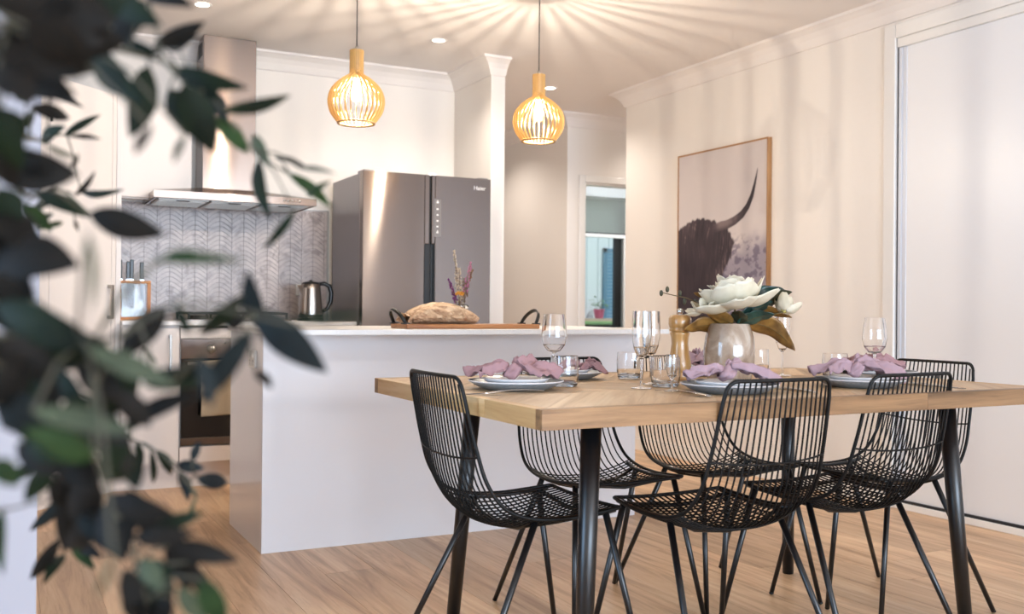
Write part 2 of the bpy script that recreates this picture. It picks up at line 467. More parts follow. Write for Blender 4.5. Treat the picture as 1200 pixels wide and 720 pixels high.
def tile_mesh(sgn, k=7):
    g = 0.0013
    lo = []; hi = []
    for i in range(k):
        t = i / (k - 1); x = g + (TW - 2 * g) * t
        yb = RISE * math.sin(t * PI / 2) ** 1.15 if True else 0
        lo.append((x, yb + g)); hi.append((x, yb + TH - g))
    if sgn < 0:
        lo = [(TW - x, z) for x, z in lo][::-1]; hi = [(TW - x, z) for x, z in hi][::-1]
    out = lo + hi[::-1]; n = len(out); mb = MB()
    vs = [(x, -0.005, z) for x, z in out] + [(x, 0.0, z) for x, z in out]
    fs = [(i, i + 1, n - 2 - i, n - 1 - i) for i in range(k - 1)]
    fs += [(j, i, n + i, n + j) for i in range(n) for j in [(i + 1) % n]]
    mb.add(vs, fs); return mb
tmesh = {s: tile_mesh(s).mesh('tile') for s in (1, -1)}
for me in tmesh.values(): me.materials.append(tile_m)
spots = []
c = 0; x = SX0 + 0.033 - TW
while x < SX1 - 0.01:
    s = 1 if c % 2 == 0 else -1
    z = SZ0 - RISE
    while z < SZ1 - 0.004:
        spots.append((x, z, s)); z += TH
    x += TW; c += 1
stuff_t = MB(); full = []
for (x, z, s) in spots:
    inside = x >= SX0 - 1e-4 and x + TW <= SX1 + 1e-4 and z >= SZ0 - 1e-4 and z + RISE + TH <= SZ1 + 1e-4
    if inside: full.append((x, z, s))
    else:       # cut tiles at the borders: clip the outline against the panel edges
        t = tile_mesh(s); k = 7; n = 2 * k
        out = [(a[0] + x, a[2] + z) for a in t.v[:n]]
        def clip(poly, ax, lim, keep_less):
            res = []
            for i in range(len(poly)):
                a, b = poly[i], poly[(i + 1) % len(poly)]
                ia = (a[ax] <= lim) == keep_less or a[ax] == lim; ib = (b[ax] <= lim) == keep_less or b[ax] == lim
                if ia: res.append(a)
                if ia != ib:
                    u = (lim - a[ax]) / (b[ax] - a[ax]); res.append((a[0] + (b[0]-a[0])*u, a[1] + (b[1]-a[1])*u))
            return res
        for ax, lim, kl in ((0, SX0, False), (0, SX1, True), (1, SZ0, False), (1, SZ1, True)):
            if out: out = clip(out, ax, lim, kl)
        if len(out) >= 3:
            q = len(out)
            stuff_t.add([(a, YB - 0.013, b) for a, b in out] + [(a, YB - 0.008, b) for a, b in out],
                        [tuple(range(q))] + [((i+1) % q, i, q + i, q + (i+1) % q) for i in range(q)])
full.sort(key=lambda q: (q[0] - 1.15) ** 2 + (q[1] - 1.3) ** 2)
for (x, z, s) in full[:296]:
    o = bpy.data.objects.new('tile', tmesh[s]); C.objects.link(o); o.parent = splash; o.location = (x, YB - 0.008, z)
for (x, z, s) in full[296:]:
    me = tmesh[s]
    stuff_t.add([(vv.co.x + x, vv.co.y + YB - 0.008, vv.co.z + z) for vv in me.vertices], [tuple(q.vertices) for q in me.polygons])
obj('remaining_tiles', stuff_t, tile_m, splash, kind='stuff')

# ---- corner pantry (front turned 45 degrees)
pan = thing('corner_pantry', 'tall white corner pantry cupboard left of the tiled splashback', 'cupboard', (0.535, 5.62, 0), -PI * 0.75)
# local +x runs along the front to the left, local +y ... the front faces local -y mirrored: build with y>0 as the visible side
pz = 2.11
obj('body', MB().box(0.0, 1.15, -0.40, -0.020, 0.0, pz), M['cab'], pan, 0.002)
obj('plinth', MB().box(0.0, 1.15, -0.020, -0.004, 0.0, 0.12), M['cab'], pan)
dr = obj('door', MB().box(0.033, 0.468, -0.018, 0.0, 0.125, pz - 0.004), M['cab'], pan, 0.002)
hb = MB().box(0.050, 0.062, 0.022, 0.034, 0.918, 1.097).box(0.050, 0.062, 0.0, 0.022, 0.918, 0.936).box(0.050, 0.062, 0.0, 0.022, 1.079, 1.097)
obj('handle', hb, M['nickel'], dr, 0.001)
for z in (0.20, 0.74, 1.90):
    obj('hinge', MB().box(0.462, 0.474, 0.0, 0.008, z - 0.02, z + 0.02), M['iron'], dr, 0.001)
obj('door', MB().box(0.472, 0.907, -0.018, 0.0, 0.125, pz - 0.004), M['cab'], pan, 0.002)
obj('side_panel', MB().box(0.0, 0.030, -0.018, 0.0, 0.0, pz), M['cab'], pan, 0.001)
obj('side_panel', MB().box(0.911, 1.15, -0.018, 0.0, 0.0, pz), M['cab'], pan, 0.001)

fil = thing('filler_panel', 'narrow white upright panel between pantry and splashback', 'panel', (0.548, 5.62, 0))
obj('panel', MB().box(-0.012, 0.013, 0.0, 0.545, 0.0, pz), M['cab'], fil, 0.001)

# ---- wall cupboard
wc = thing('wall_cupboard', 'white wall cupboard mounted left of the range hood', 'cupboard', (0.563, 5.86, 1.608))
obj('body', MB().box(0.0, 0.395, 0.018, 0.300, 0.0, 0.50), M['cab'], wc, 0.002)
obj('door', MB().box(0.001, 0.394, 0.0, 0.016, -0.012, 0.50), M['cab'], wc, 0.002)
obj('light_rail', MB().box(0.0, 0.395, 0.03, 0.050, -0.018, 0.0), M['cab'], wc)

# ---- base cabinets
def handle_v(parent, x, y, z0, z1):
    hb = MB().box(x - .006, x + .006, y - .034, y - .022, z0, z1).box(x - .006, x + .006, y - .022, y, z0, z0 + .016).box(x - .006, x + .006, y - .022, y, z1 - .016, z1)
    return obj('handle', hb, M['nickel'], parent, 0.001)
b1 = thing('base_cabinet', 'white base cabinet with a long bar handle left of the oven', 'cabinet', (0.562, 5.555, 0))
obj('body', MB().box(0, 0.294, 0.018, 0.60, 0.13, 0.884), M['cab'], b1)
obj('plinth', MB().box(0, 0.294, 0.065, 0.08, 0, 0.13), M['cab'], b1)
dd = obj('door', MB().box(0.002, 0.292, 0.0, 0.017, 0.14, 0.872), M['cab'], b1, 0.002)
handle_v(dd, 0.242, 0.0, 0.641, 0.833)
b2 = thing('oven_cabinet', 'white cabinet housing surrounding the built-in oven', 'cabinet', (0.858, 5.555, 0))
obj('body', MB().box(0, 0.004, 0.018, 0.60, 0.13, 0.884).box(0.600, 0.604, 0.018, 0.60, 0.13, 0.884).box(0, 0.604, 0.018, 0.60, 0.13, 0.228), M['cab'], b2)
obj('top_panel', MB().box(0.001, 0.603, 0.0, 0.017, 0.814, 0.872), M['cab'], b2, 0.0015)
obj('drawer', MB().box(0.001, 0.603, 0.0, 0.017, 0.14, 0.226), M['cab'], b2, 0.0015)
obj('plinth', MB().box(0, 0.604, 0.065, 0.08, 0, 0.13), M['cab'], b2)
b3 = thing('base_cabinet', 'white base cabinet between the oven and the fridge', 'cabinet', (1.464, 5.555, 0))
obj('body', MB().box(0, 0.370, 0.018, 0.60, 0.13, 0.884), M['cab'], b3)
obj('plinth', MB().box(0, 0.370, 0.065, 0.08, 0, 0.13), M['cab'], b3)
dd = obj('door', MB().box(0.002, 0.342, 0.0, 0.017, 0.14, 0.872), M['cab'], b3, 0.002)
handle_v(dd, 0.05, 0.0, 0.641, 0.833)
obj('side_panel', MB().box(0.346, 0.370, -0.005, 0.60, 0.0, 0.884), M['cab'], b3, 0.001)
bt = obj('benchtop', MB().box(0.5625, 1.842, 5.535, YB - 0.014, 0.885, 0.908), M['stone'], bevel=0.002)
tag(bt, 'white benchtop along the tiled back wall under the cooktop', 'countertop')

# ---- oven
ov = thing('oven', 'stainless built-in oven with black glass door under the cooktop', 'oven', (0.862, 5.548, 0.232))
obj('body', MB().box(0.003, 0.593, 0.02, 0.55, 0.002, 0.578), M['dark'], ov)
fa = obj('control_panel', MB().box(0, 0.596, 0.0, 0.02, 0.471, 0.580), M['steel'], ov, 0.002)
for kx in (0.158, 0.438):
    kn = MB(); kn.lathe([(0.024, 0), (0.024, -0.004), (0.020, -0.008), (0.019, -0.026), (0.0, -0.027)], 24)
    me = kn.mesh('knob'); me.transform(Matrix.Rotation(-PI / 2, 4, 'X')); me.transform(Matrix.Translation((kx, 0.0, 0.524)) @ Matrix.Scale(-1, 4, (0, 1, 0)) if False else Matrix.Translation((kx, 0.0, 0.524)))
    k = obj('knob', me, M['nickel'], fa)
    obj('pointer', MB().box(kx - .002, kx + .002, -0.030, -0.0265, 0.520, 0.544), M['dark'], k)
    mk = MB()
    for q in range(9):
        a = PI * (-0.1 + 1.2 * q / 8)
        cx, cz = kx + 0.036 * math.cos(a), 0.524 + 0.036 * math.sin(a)
        mk.box(cx - .0015, cx + .0015, -0.0008, 0.0, cz - .0015, cz + .0015)
    obj('dial_marks', mk, M['dark'], fa)
obj('indicator_light', MB().ball((0.232, -0.0005, 0.556), 0.005, 0.002, 0.005), M['dark'], fa)
od = obj('door', MB().box(0, 0.596, 0.0, 0.02, 0.046, 0.467), M['ovenglass'], ov, 0.002)
ha = MB().tube([(0.03, -0.038, 0.446), (0.566, -0.038, 0.446)], 0.009, 10).box(0.05, 0.066, -0.036, 0, 0.440, 0.452).box(0.53, 0.546, -0.036, 0, 0.440, 0.452)
obj('handle', ha, M['nickel'], od)
obj('door_strip', MB().box(0, 0.596, 0.0, 0.02, 0.002, 0.043), M['steel'], ov, 0.002)

# towel over the oven handle
tw = mat('towel_cloth', '#b3a58f', 0.95)
bump(tw, noise_tex(tw, coords(tw, scale=(160, 160, 90)), 1.5, 3), 0.5, 0.004)
def towel(u, v):
    x = 0.960 + 0.168 * u + 0.006 * math.sin(9 * v) * (v)
    L1 = 0.285; tot = L1 + 0.03 + 0.17; s = v * tot
    w = 0.004 * math.sin(u * 11 + 1) * min(1, abs(s - L1 - .015) * 8)
    if s < L1: return (x, 5.4945 + w, 0.392 + 0.008 * u + s)
    if s < L1 + 0.03:
        a = PI * (s - L1) / 0.03; return (x, 5.510 - 0.0155 * math.cos(a), 0.392 + L1 + 0.008 * u + 0.013 * math.sin(a))
    return (x, 5.5255 + 0.4 * w, 0.392 + L1 + 0.008 * u - (s - L1 - 0.03))
t = obj('tea_towel', MB().grid(towel, 24, 40), tw, solid=0.004)
tag(t, 'grey-beige tea towel hung over the oven door handle', 'towel')

# ---- cooktop
ck = thing('gas_cooktop', 'black gas cooktop with cast iron trivets under the range hood', 'cooktop', (1.19, 5.86, 0.908))
obj('plate', MB().box(-0.29, 0.29, -0.24, 0.23, 0, 0.008), M['steel'], ck, 0.002)
for (bx, by, r) in ((-0.19, -0.11, .04), (-0.19, 0.11, .03), (0.0, 0.0, .055), (0.19, -0.11, .03), (0.19, 0.11, .04)):
    obj('burner', MB().lathe([(r + .012, 0.008), (r + .012, 0.014), (r, 0.016), (r, 0.026), (r * .9, 0.030), (0, 0.031)], 20, (bx, by, 0)), M['iron'], ck)
for tx in (-0.19, 0.0, 0.19):
    tv = MB(); w = 0.088; 
    for yy in (-0.20, 0.20): tv.box(tx - w, tx + w, yy - .006, yy + .006, 0.034, 0.048)
    for xx in (-w, w - .012): tv.box(tx + xx, tx + xx + .012, -0.20, 0.20, 0.034, 0.048)
    for yy in (-0.11, 0.11, 0.0): tv.box(tx - w, tx - .022, yy - .005, yy + .005, 0.036, 0.05).box(tx + .022, tx + w, yy - .005, yy + .005, 0.036, 0.05)
    for xx in (-w, w - .012):
        for yy in (-0.2, 0.188): tv.box(tx + xx, tx + xx + .012, yy, yy + .012, 0.008, 0.034)
    obj('trivet', tv, M['iron'], ck, 0.001)
for q in range(4):
    obj('knob', MB().lathe([(0.018, 0.008), (0.018, 0.012), (0.015, 0.014), (0.014, 0.03), (0, 0.031)], 16, (-0.12 + q * 0.08, -0.222, 0)), M['nickel'], ck)

# ---- range hood
hd = thing('range_hood', 'stainless canopy range hood with square chimney above the cooktop', 'range hood', (1.18, 6.15, 1.60))
cn = MB()
X0, X1, Y0 = -0.452, 0.452, -0.49
# low pyramid canopy with an upright lip
vs = [(X0, Y0, -0.018), (X1, Y0, -0.018), (X1, 0, -0.018), (X0, 0, -0.018), (X0, Y0, 0.022), (X1, Y0, 0.022), (X1, 0, 0.022), (X0, 0, 0.022),
      (-0.155, -0.235, 0.078), (0.155, -0.235, 0.078), (0.155, 0, 0.078), (-0.155, 0, 0.078)]
cn.add(vs, [(0,1,5,4),(1,2,6,5),(3,0,4,7),(2,3,7,6),(4,5,9,8),(5,6,10,9),(7,4,8,11),(8,9,10,11)])
cn.add([(X0+.012, Y0+.012, -0.016), (X1-.012, Y0+.012, -0.016), (X1-.012, -0.01, -0.016), (X0+.012, -0.01, -0.016)], [(3, 2, 1, 0)])
cn.box(X0, X1, Y0, Y0 + .012, -.0179, -.0178)
obj('canopy', cn, M['steel2'], hd, 0.002)
ch = obj('chimney', MB().box(-0.152, 0.152, -0.232, -0.002, 0.076, 0.9695), M['steel2'], hd, 0.002)
gr = MB()
for q in range(6): gr.box(-0.1535, -0.1515, -0.19, -0.06, 0.86 + q * 0.014, 0.868 + q * 0.014)
obj('vent_grille', gr, M['dark'], ch)
for q in range(3):
    fx = X0 + 0.03 + q * 0.283
    ft = obj('filter', MB().box(fx, fx + 0.272, Y0 + 0.05, -0.06, -0.0235, -0.0165), M['nickel'], hd, 0.002)
    obj('latch', MB().box(fx + 0.1, fx + 0.17, Y0 + 0.06, Y0 + 0.08, -0.027, -0.0235), M['iron'], ft, 0.001)
    sl = MB()
    for r_ in range(14): sl.box(fx + .012, fx + .26, Y0 + .1 + r_ * 0.023, Y0 + .108 + r_ * 0.023, -0.0255, -0.0235)
    obj('filter_slats', sl, M['nickel'], ft)
for q in range(5):
    obj('button', MB().lathe([(0.007, 0), (0.007, 0.004), (0, 0.005)], 12).mesh('button'), M['chrome'], hd)
    b = C.objects[-1]; b.location = (0.262 + q * 0.022, Y0, 0.003); b.rotation_euler = (PI / 2, 0, 0)

# ---- fridge
fg = thing('fridge', 'tall stainless french door fridge beside the hall wall', 'refrigerator', (1.849, 5.467, 0))
obj('body', MB().box(0.003, 0.819, 0.075, 0.60, 0.03, 1.778), M['fridgeside'], fg, 0.004)
obj('seal', MB().box(0.012, 0.81, 0.06, 0.076, 0.04, 1.77), M['dark'], fg)
dl = MB().box(0, 0.385, 0, 0.06, 0.76, 1.787).box(0.385, 0.416, 0, 0.06, 1.374, 1.787)
fd = obj('door', dl, M['steel'], fg, 0.004)
dr_ = MB().box(0.453, 0.822, 0, 0.06, 0.76, 1.787).box(0.430, 0.453, 0, 0.06, 1.374, 1.787)
fr_ = obj('door', dr_, M['steel'], fg, 0.004)
obj('door', MB().box(0, 0.416, 0, 0.06, 0.05, 0.745), M['steel'], fg, 0.004)
obj('door', MB().box(0.430, 0.822, 0, 0.06, 0.05, 0.745), M['steel'], fg, 0.004)
obj('centre_seal', MB().box(0.416, 0.430, 0.02, 0.06, 0.05, 1.785), M['dark'], fg)
obj('handle_recess', MB().box(0.385, 0.416, 0.014, 0.06, 0.76, 1.374).box(0.385, 0.391, 0.0, 0.014, 0.76, 1.374), M['blackplastic'], fd)
obj('handle_recess', MB().box(0.430, 0.453, 0.014, 0.06, 0.76, 1.374).box(0.447, 0.453, 0.0, 0.014, 0.76, 1.374), M['blackplastic'], fr_)
cp = obj('control_panel', MB().box(0.444, 0.490, -0.0012, 0.0, 1.418, 1.646), mat('grey_display', '#77716f', 0.25, 0.3), fr_)
ic = MB()
for q, z in enumerate((1.625, 1.585, 1.55, 1.515, 1.48, 1.445)):
    ic.box(0.461, 0.473, -0.002, -0.0012, z - .004, z + .004)
    if q in (0, 5): ic.box(0.464, 0.470, -0.002, -0.0012, z + .006, z + .012)
obj('display_symbols', ic, mat('pale_symbol', '#d9d6d4', 0.5), cp)
text_obj('maker_lettering', 'Haier', 0.036, mat('silver_letter', '#e8e6e4', 0.4, 0.2), fr_, Matrix.Translation((0.745, -0.001, 1.727)) @ FRONT)
hc = MB().box(0.01, 0.075, 0.02, 0.13, 1.778, 1.796)
obj('hinge_cover', hc, M['fridgeside'], fg, 0.003)
obj('hinge_cover', MB().box(0.747, 0.812, 0.02, 0.13, 1.778, 1.796), M['fridgeside'], fg, 0.003)
obj('cam_cover', MB().lathe([(0.028, 0), (0.027, 0.010), (0.018, 0.018), (0, 0.021)], 20, (0.452, 0.05, 1.787)), M['plastic'], fg)
for fx in (0.08, 0.74): obj('foot', MB().lathe([(0.02, 0), (0.02, 0.05), (0, 0.05)], 12, (fx, 0.12, 0)), M['dark'], fg)

# ---- knife block and its knives
M['blade'] = mat('hammered_blade', '#6d6a6f', 0.45, 1.0)
bump(M['blade'], noise_tex(M['blade'], coords(M['blade'], scale=(90, 90, 90)), 1.0, 2), 0.6, 0.01)
kb = thing('knife_block', 'wooden framed knife block with clear sides by the pantry', 'knife block', (0.655, 5.90, 0.908))
obj('frame', MB().box(-0.088, 0.088, -0.05, 0.05, 0, 0.018).box(-0.088, 0.088, -0.05, 0.05, 0.205, 0.222).box(0.068, 0.088, -0.05, 0.05, 0.018, 0.205).box(-0.088, -0.068, -0.05, 0.05, 0.018, 0.205), M['bamboo'], kb, 0.003)
obj('side_glass', MB().box(-0.068, 0.068, -0.047, -0.043, 0.018, 0.205), M['clear'], kb)
obj('side_glass', MB().box(-0.068, 0.068, 0.043, 0.047, 0.018, 0.205), M['clear'], kb)
for q, (kx, ky, hl, bl, bw, lab) in enumerate(((-0.071, -0.01, .115, .17, .024, 'black handled knife nearest the pantry in the block'),
                                   (-0.030, -0.02, .105, .15, .018, 'shorter of the two close black handled knives in the block'),
                                   (-0.008, 0.01, .118, .16, .026, 'tall black handled knife in the middle of the block'),
                                   (0.044, 0.0, .104, .11, .014, 'black handled knife standing apart nearest the wooden frame'))):
    k = thing('kitchen_knife', lab, 'knife', (0.655 + kx, 5.90 + ky, 1.1305), 0, 'knives in the knife block')
    obj('handle', MB().box(-0.0105, 0.0105, -0.008, 0.008, 0.004, hl), M['blackplastic'], k, 0.004)
    obj('bolster', MB().box(-0.010, 0.010, -0.007, 0.007, -0.004, 0.008), M['chrome'], k, 0.001)
    bl_ = MB(); w = bw / 2; out = [(-w, 0), (-w, -bl * .6), (-w * .2, -bl), (w, -bl * .96), (w, 0)]
    bl_.add([(a, -.001, b) for a, b in out] + [(a, .001, b) for a, b in out], [(0,1,2,3,4), (9,8,7,6,5)] + [(i, 5+i, 5+(i+1) % 5, (i+1) % 5) for i in range(5)])
    obj('blade', bl_, M['blade'], k)

# ---- kettle
kt = thing('electric_kettle', 'stainless electric kettle with black handle beside the fridge', 'kettle', (1.655, 5.85, 0.908))
obj('base', MB().lathe([(0, 0), (0.078, 0), (0.080, 0.012), (0.074, 0.018), (0, 0.018)], 28), M['blackplastic'], kt)
obj('jug', MB().lathe([(0, 0.019), (0.071, 0.019), (0.072, 0.03), (0.068, 0.10), (0.060, 0.19), (0.056, 0.222), (0.0, 0.223)], 32), M['kettle'], kt)
obj('band', MB().lathe([(0.0725, 0.019), (0.0735, 0.022), (0.073, 0.034), (0.0715, 0.036)], 32), M['blackplastic'], kt)
obj('lid', MB().lathe([(0.052, 0.222), (0.050, 0.230), (0.03, 0.236), (0.012, 0.237), (0.01, 0.245), (0, 0.246)], 28), M['blackplastic'], kt)
sp = MB(); sp.add([(-0.050, -.022, .216), (-0.050, .022, .216), (-0.082, 0, .214), (-0.060, -.016, .165), (-0.060, .016, .165)], [(0,2,1), (0,3,2), (2,4,1), (3,4,2), (0,1,4,3)])
obj('spout', sp, M['kettle'], kt)
obj('handle', MB().tube([(0.048, 0, .222), (0.085, 0, .226), (0.115, 0, .210), (0.127, 0, .17), (0.124, 0, .12), (0.105, 0, .075), (0.074, 0, .055)], [.010, .013, .014, .014, .013, .012, .010], 10), M['blackplastic'], kt)
text_obj('jug_mark', 'KETTLE', 0.001, M['dark'], kt, Matrix.Translation((0, 0, .1))) if False else None

# ---- power outlets
def outlet(label, loc, rz):
    o = thing('power_outlet', label, 'outlet', loc, rz)
    pl = obj('cover_plate', MB().box(-.058, .058, -.009, 0, -.036, .036), M['plastic'], o, 0.003)
    for sx in (-.028, .028):
        obj('switch', MB().box(sx - .008, sx + .008, -.013, -.009, .006, .024), M['plastic'], o, 0.001)
        mk = MB()
        for a, b in ((-.007, -.008), (.007, -.008), (0, -.022)): mk.box(sx + a - .0015, sx + a + .0015, -.0095, -.009, b - .004, b + .004)
        obj('socket', mk, M['dark'], o)
outlet('white double power outlet on the island end panel', (0.9275, 4.122, 0.772), -PI / 2)
outlet('white double power outlet on the tiles behind the kettle', (1.700, YB - 0.0135, 1.10), 0)

# ---- island bench
isl = thing('kitchen_island', 'long glossy white kitchen island with overhanging pale benchtop', 'kitchen island', (0, 0, 0))
obj('end_panel', MB().box(0.928, 0.946, 3.972, 4.575, 0, 0.878), M['gloss'], isl, 0.001)
obj('front_panel', MB().box(0.928, 2.700, 3.955, 3.9715, 0, 0.878), M['gloss'], isl, 0.001)
obj('cabinet_body', MB().box(0.946, 2.700, 3.972, 4.56, 0.10, 0.878), M['cab'], isl)
obj('end_panel', MB().box(2.700, 2.718, 3.955, 4.575, 0, 0.878), M['gloss'], isl, 0.001)
obj('bench_top', MB().box(0.920, 2.742, 3.72, 4.61, 0.8785, 0.900), M['stone'], isl, 0.002)

# ---- serving board with leather handles on the island
sb = thing('serving_board', 'long wooden serving board with black leather handles on island', 'serving board', (1.815, 3.95, 0.900))
obj('board', MB().box(-0.315, 0.315, -0.10, 0.10, 0.0, 0.020), M['acacia'], sb, 0.004)
def strap(x, sgn):
    mb = MB(); n = 14; pts = []
    for i in range(n + 1):
        a = PI * i / n
        pts.append((x + sgn * (0.03 + 0.035 * math.sin(a)), -0.07 * math.cos(a) , 0.020 + 0.062 * math.sin(a) ** 0.9))
    w = 0.010
    vs = []
    for i, q in enumerate(pts):
        vs += [(q[0] - w * sgn * .55, q[1], q[2] + w * .55), (q[0] + w * sgn * .55, q[1], q[2] - w * .55 if i not in (0, n) else q[2])]
    mb.add(vs, [(2*i, 2*i+1, 2*i+3, 2*i+2) for i in range(n)], True)
    return mb
for x, sgn in ((-0.300, -1), (0.300, 1)):
    hl = obj('handle', strap(x - sgn * 0.02, sgn), M['leather'], sb, solid=0.005)
    for yy in (-0.07, 0.07): obj('tab', MB().box(x + sgn*.012 - .016, x + sgn*.012 + .016, yy - .012, yy + .012, 0.019, 0.025).ball((x + sgn*.008, yy, .025), .005, .005, .003, 8, 4), M['leather'], hl, 0.001)

# bread in a crumpled paper bag
pb = thing('paper_bread_bag', 'crumpled brown paper bag with bread on the serving board', 'bread bag', (1.705, 3.96, 0.920))
paper = mat('kraft_paper', '#d0ae8c', 0.8)
setc(paper, ramp(paper, noise_tex(paper, coords(paper, scale=(8, 20, 20)), 2.2, 4, .6, 1.0), [(0.33, '#9a7458'), (0.5, '#cba987'), (0.62, '#dfc4a4')]))
def bag(u, v):
    a = 2 * PI * u
    x = -0.155 + 0.315 * v
    env = (math.sin(PI * min(1, 0.10 + 0.86 * v)) ** 0.6)
    hy = 0.082 * env + 0.008; hz = (0.040 * math.sin(PI * min(1, .10 + .86 * v ** .9)) ** 0.7) + 0.006
    cr = (.5 - abs(noise.noise((x * 14 + math.cos(a), math.cos(a) * 1.6, math.sin(a) * 1.6)))) * 0.022 + (.5 - abs(noise.noise((x * 40, math.cos(a) * 4, math.sin(a) * 4 + x * 20)))) * 0.012 - .008
    r = 1 + cr * 9
    z = hz + hz * math.sin(a) * r
    return (x + 0.02 * math.sin(a) * (v - .5), hy * math.cos(a) * r, max(0.0012, z))
obj('bag', MB().grid(bag, 36, 40, False), paper, pb)
def mouth(u, v):
    a = 2 * PI * u; s = v
    return (-0.155 - 0.028 * s + 0.006 * math.sin(5 * a), (0.045 + 0.03 * s) * math.cos(a), max(0.0012, 0.022 + (0.02 + 0.004 * s) * math.sin(a) + .003 * math.sin(7 * a)))
obj('bag_mouth', MB().grid(mouth, 30, 5, False), paper, pb, solid=0.001)
lf = mat('bread_crust', '#a8764a', 0.8); bump(lf, noise_tex(lf, coords(lf, scale=(60, 60, 60)), 1.0), 0.4, 0.004)
obj('bread', MB().ball((-0.02, 0.0, 0.043), 0.125, 0.058, 0.036, 20, 12), lf, pb)

# dried flowers in a small clear jar behind the board
jar = thing('glass_jar', 'small clear glass jar holding dried flowers behind bread', 'jar', (1.878, 4.15, 0.900))
obj('jar_glass', MB().lathe([(0, 0.001), (0.032, 0.001), (0.034, 0.006), (0.034, 0.10), (0.030, 0.104), (0.030, 0.10), (0.031, 0.008), (0, 0.007)], 24), M['glass'], jar)
obj('jar_rim', MB().lathe([(0.0345, 0.088), (0.036, 0.092), (0.036, 0.103), (0.0345, 0.105)], 24), M['glass'], jar)
fm = {'stem': mat('dry_stem', '#6d5a43', 0.8), 'pink': mat('dry_pink', '#b0708c', 0.85), 'purple': mat('dry_purple', '#6d2c66', 0.85), 'cream': mat('dry_cream', '#c9b8a2', 0.85), 'yellow': mat('dry_yellow', '#c98a2c', 0.85), 'brown': mat('dry_brown', '#7c5c44', 0.85)}
rng = random.Random(3)
def sprig(dx, dy, h, colr, n, spread, low, label):
    s = thing('dried_flower', label, 'flower', (1.878, 4.15, 0.908), 0, 'dried flowers in the jar')
    f = lambda t: Vector((dx * (0.25 + 0.75 * t) * t + dx * .1, dy * t, h * t))
    obj('stem', MB().tube([f(i / 8) for i in range(9)], [0.0016] * 8 + [0.0008], 5), fm['stem'], s)
    mb = MB()
    for i in range(n):
        t = low + (1 - low) * (i + rng.random()) / n
        q = f(t); r = spread * (1.15 - t * 0.9)
        a = rng.uniform(0, 2 * PI)
        q = q + Vector((math.cos(a) * r, math.sin(a) * r, rng.uniform(-.006, .006)))
        sz = rng.uniform(.0025, .0045)
        mb.ball(q, sz, sz, sz * rng.uniform(1, 1.7), 5, 4)
    obj('blossoms', mb, fm[colr], s)
sprig(0.048, 0.0, 0.295, 'pink', 55, 0.016, .5, 'tall pink dried flower spike leaning right in the jar')
sprig(0.062, 0.02, 0.265, 'brown', 45, 0.014, .5, 'brown dried sprig at the outer right of the jar')
sprig(-0.058, 0.0, 0.215, 'purple', 50, 0.014, .5, 'dark purple dried flower leaning left in the jar')
sprig(-0.030, 0.01, 0.345, 'cream', 60, 0.014, .45, 'tallest cream dried sprig in the jar')
sprig(-0.012, -0.01, 0.265, 'cream', 60, 0.018, .4, 'shorter cream dried sprig in the middle of the jar')
sprig(0.022, 0.01, 0.22, 'brown', 50, 0.020, .4, 'short brown dried sprig in the middle of the jar')
yf = thing('dried_flower', 'round yellow dried flower head at the front of jar', 'flower', (1.878, 4.15, 0.908), 0, 'dried flowers in the jar')
obj('stem', MB().tube([(-.004, -.008, 0.0), (-.014, -.022, .07), (-.018, -.03, .135)], 0.0016, 5), fm['stem'], yf)
mb = MB()
for i in range(46):
    a = rng.uniform(0, 2*PI); r = 0.021 * math.sqrt(rng.random())
    mb.ball((-.018 + r*math.cos(a), -.03 + .6*r*math.sin(a), .142 + .010*rng.random() + .006 * (1 - r / .021)), .0045, .0045, .005, 5, 4)
obj('blossoms', mb, fm['yellow'], yf)

# ================================================================== DINING TABLE
TX0, TX1, TY0, TY1, TZ = 1.047, 2.79, 1.880, 2.967, 0.764
tb = thing('dining_table', 'long parquet-top wooden dining table on splayed black steel legs', 'table', (1.9185, 2.4235, 0))
hx, hy = (TX1 - TX0) / 2, (TY1 - TY0) / 2
top = obj('tabletop', MB().box(-hx + .02, hx - .02, -hy + .02, hy - .02, TZ - .046, TZ - .008), M['table'], tb)
# edge boards, each side in lengths with visible joints
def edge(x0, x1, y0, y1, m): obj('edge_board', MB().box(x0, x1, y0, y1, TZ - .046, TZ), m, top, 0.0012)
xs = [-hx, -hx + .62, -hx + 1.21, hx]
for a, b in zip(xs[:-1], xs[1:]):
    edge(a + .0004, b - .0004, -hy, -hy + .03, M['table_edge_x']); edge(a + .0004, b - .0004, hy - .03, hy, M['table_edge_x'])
ys = [-hy + .0305, -hy + .29, -hy + .72, hy - .0305]
for a, b in zip(ys[:-1], ys[1:]):
    edge(-hx, -hx + .03, a + .0004, b - .0004, M['table_edge_y']); edge(hx - .03, hx, a + .0004, b - .0004, M['table_edge_y'])
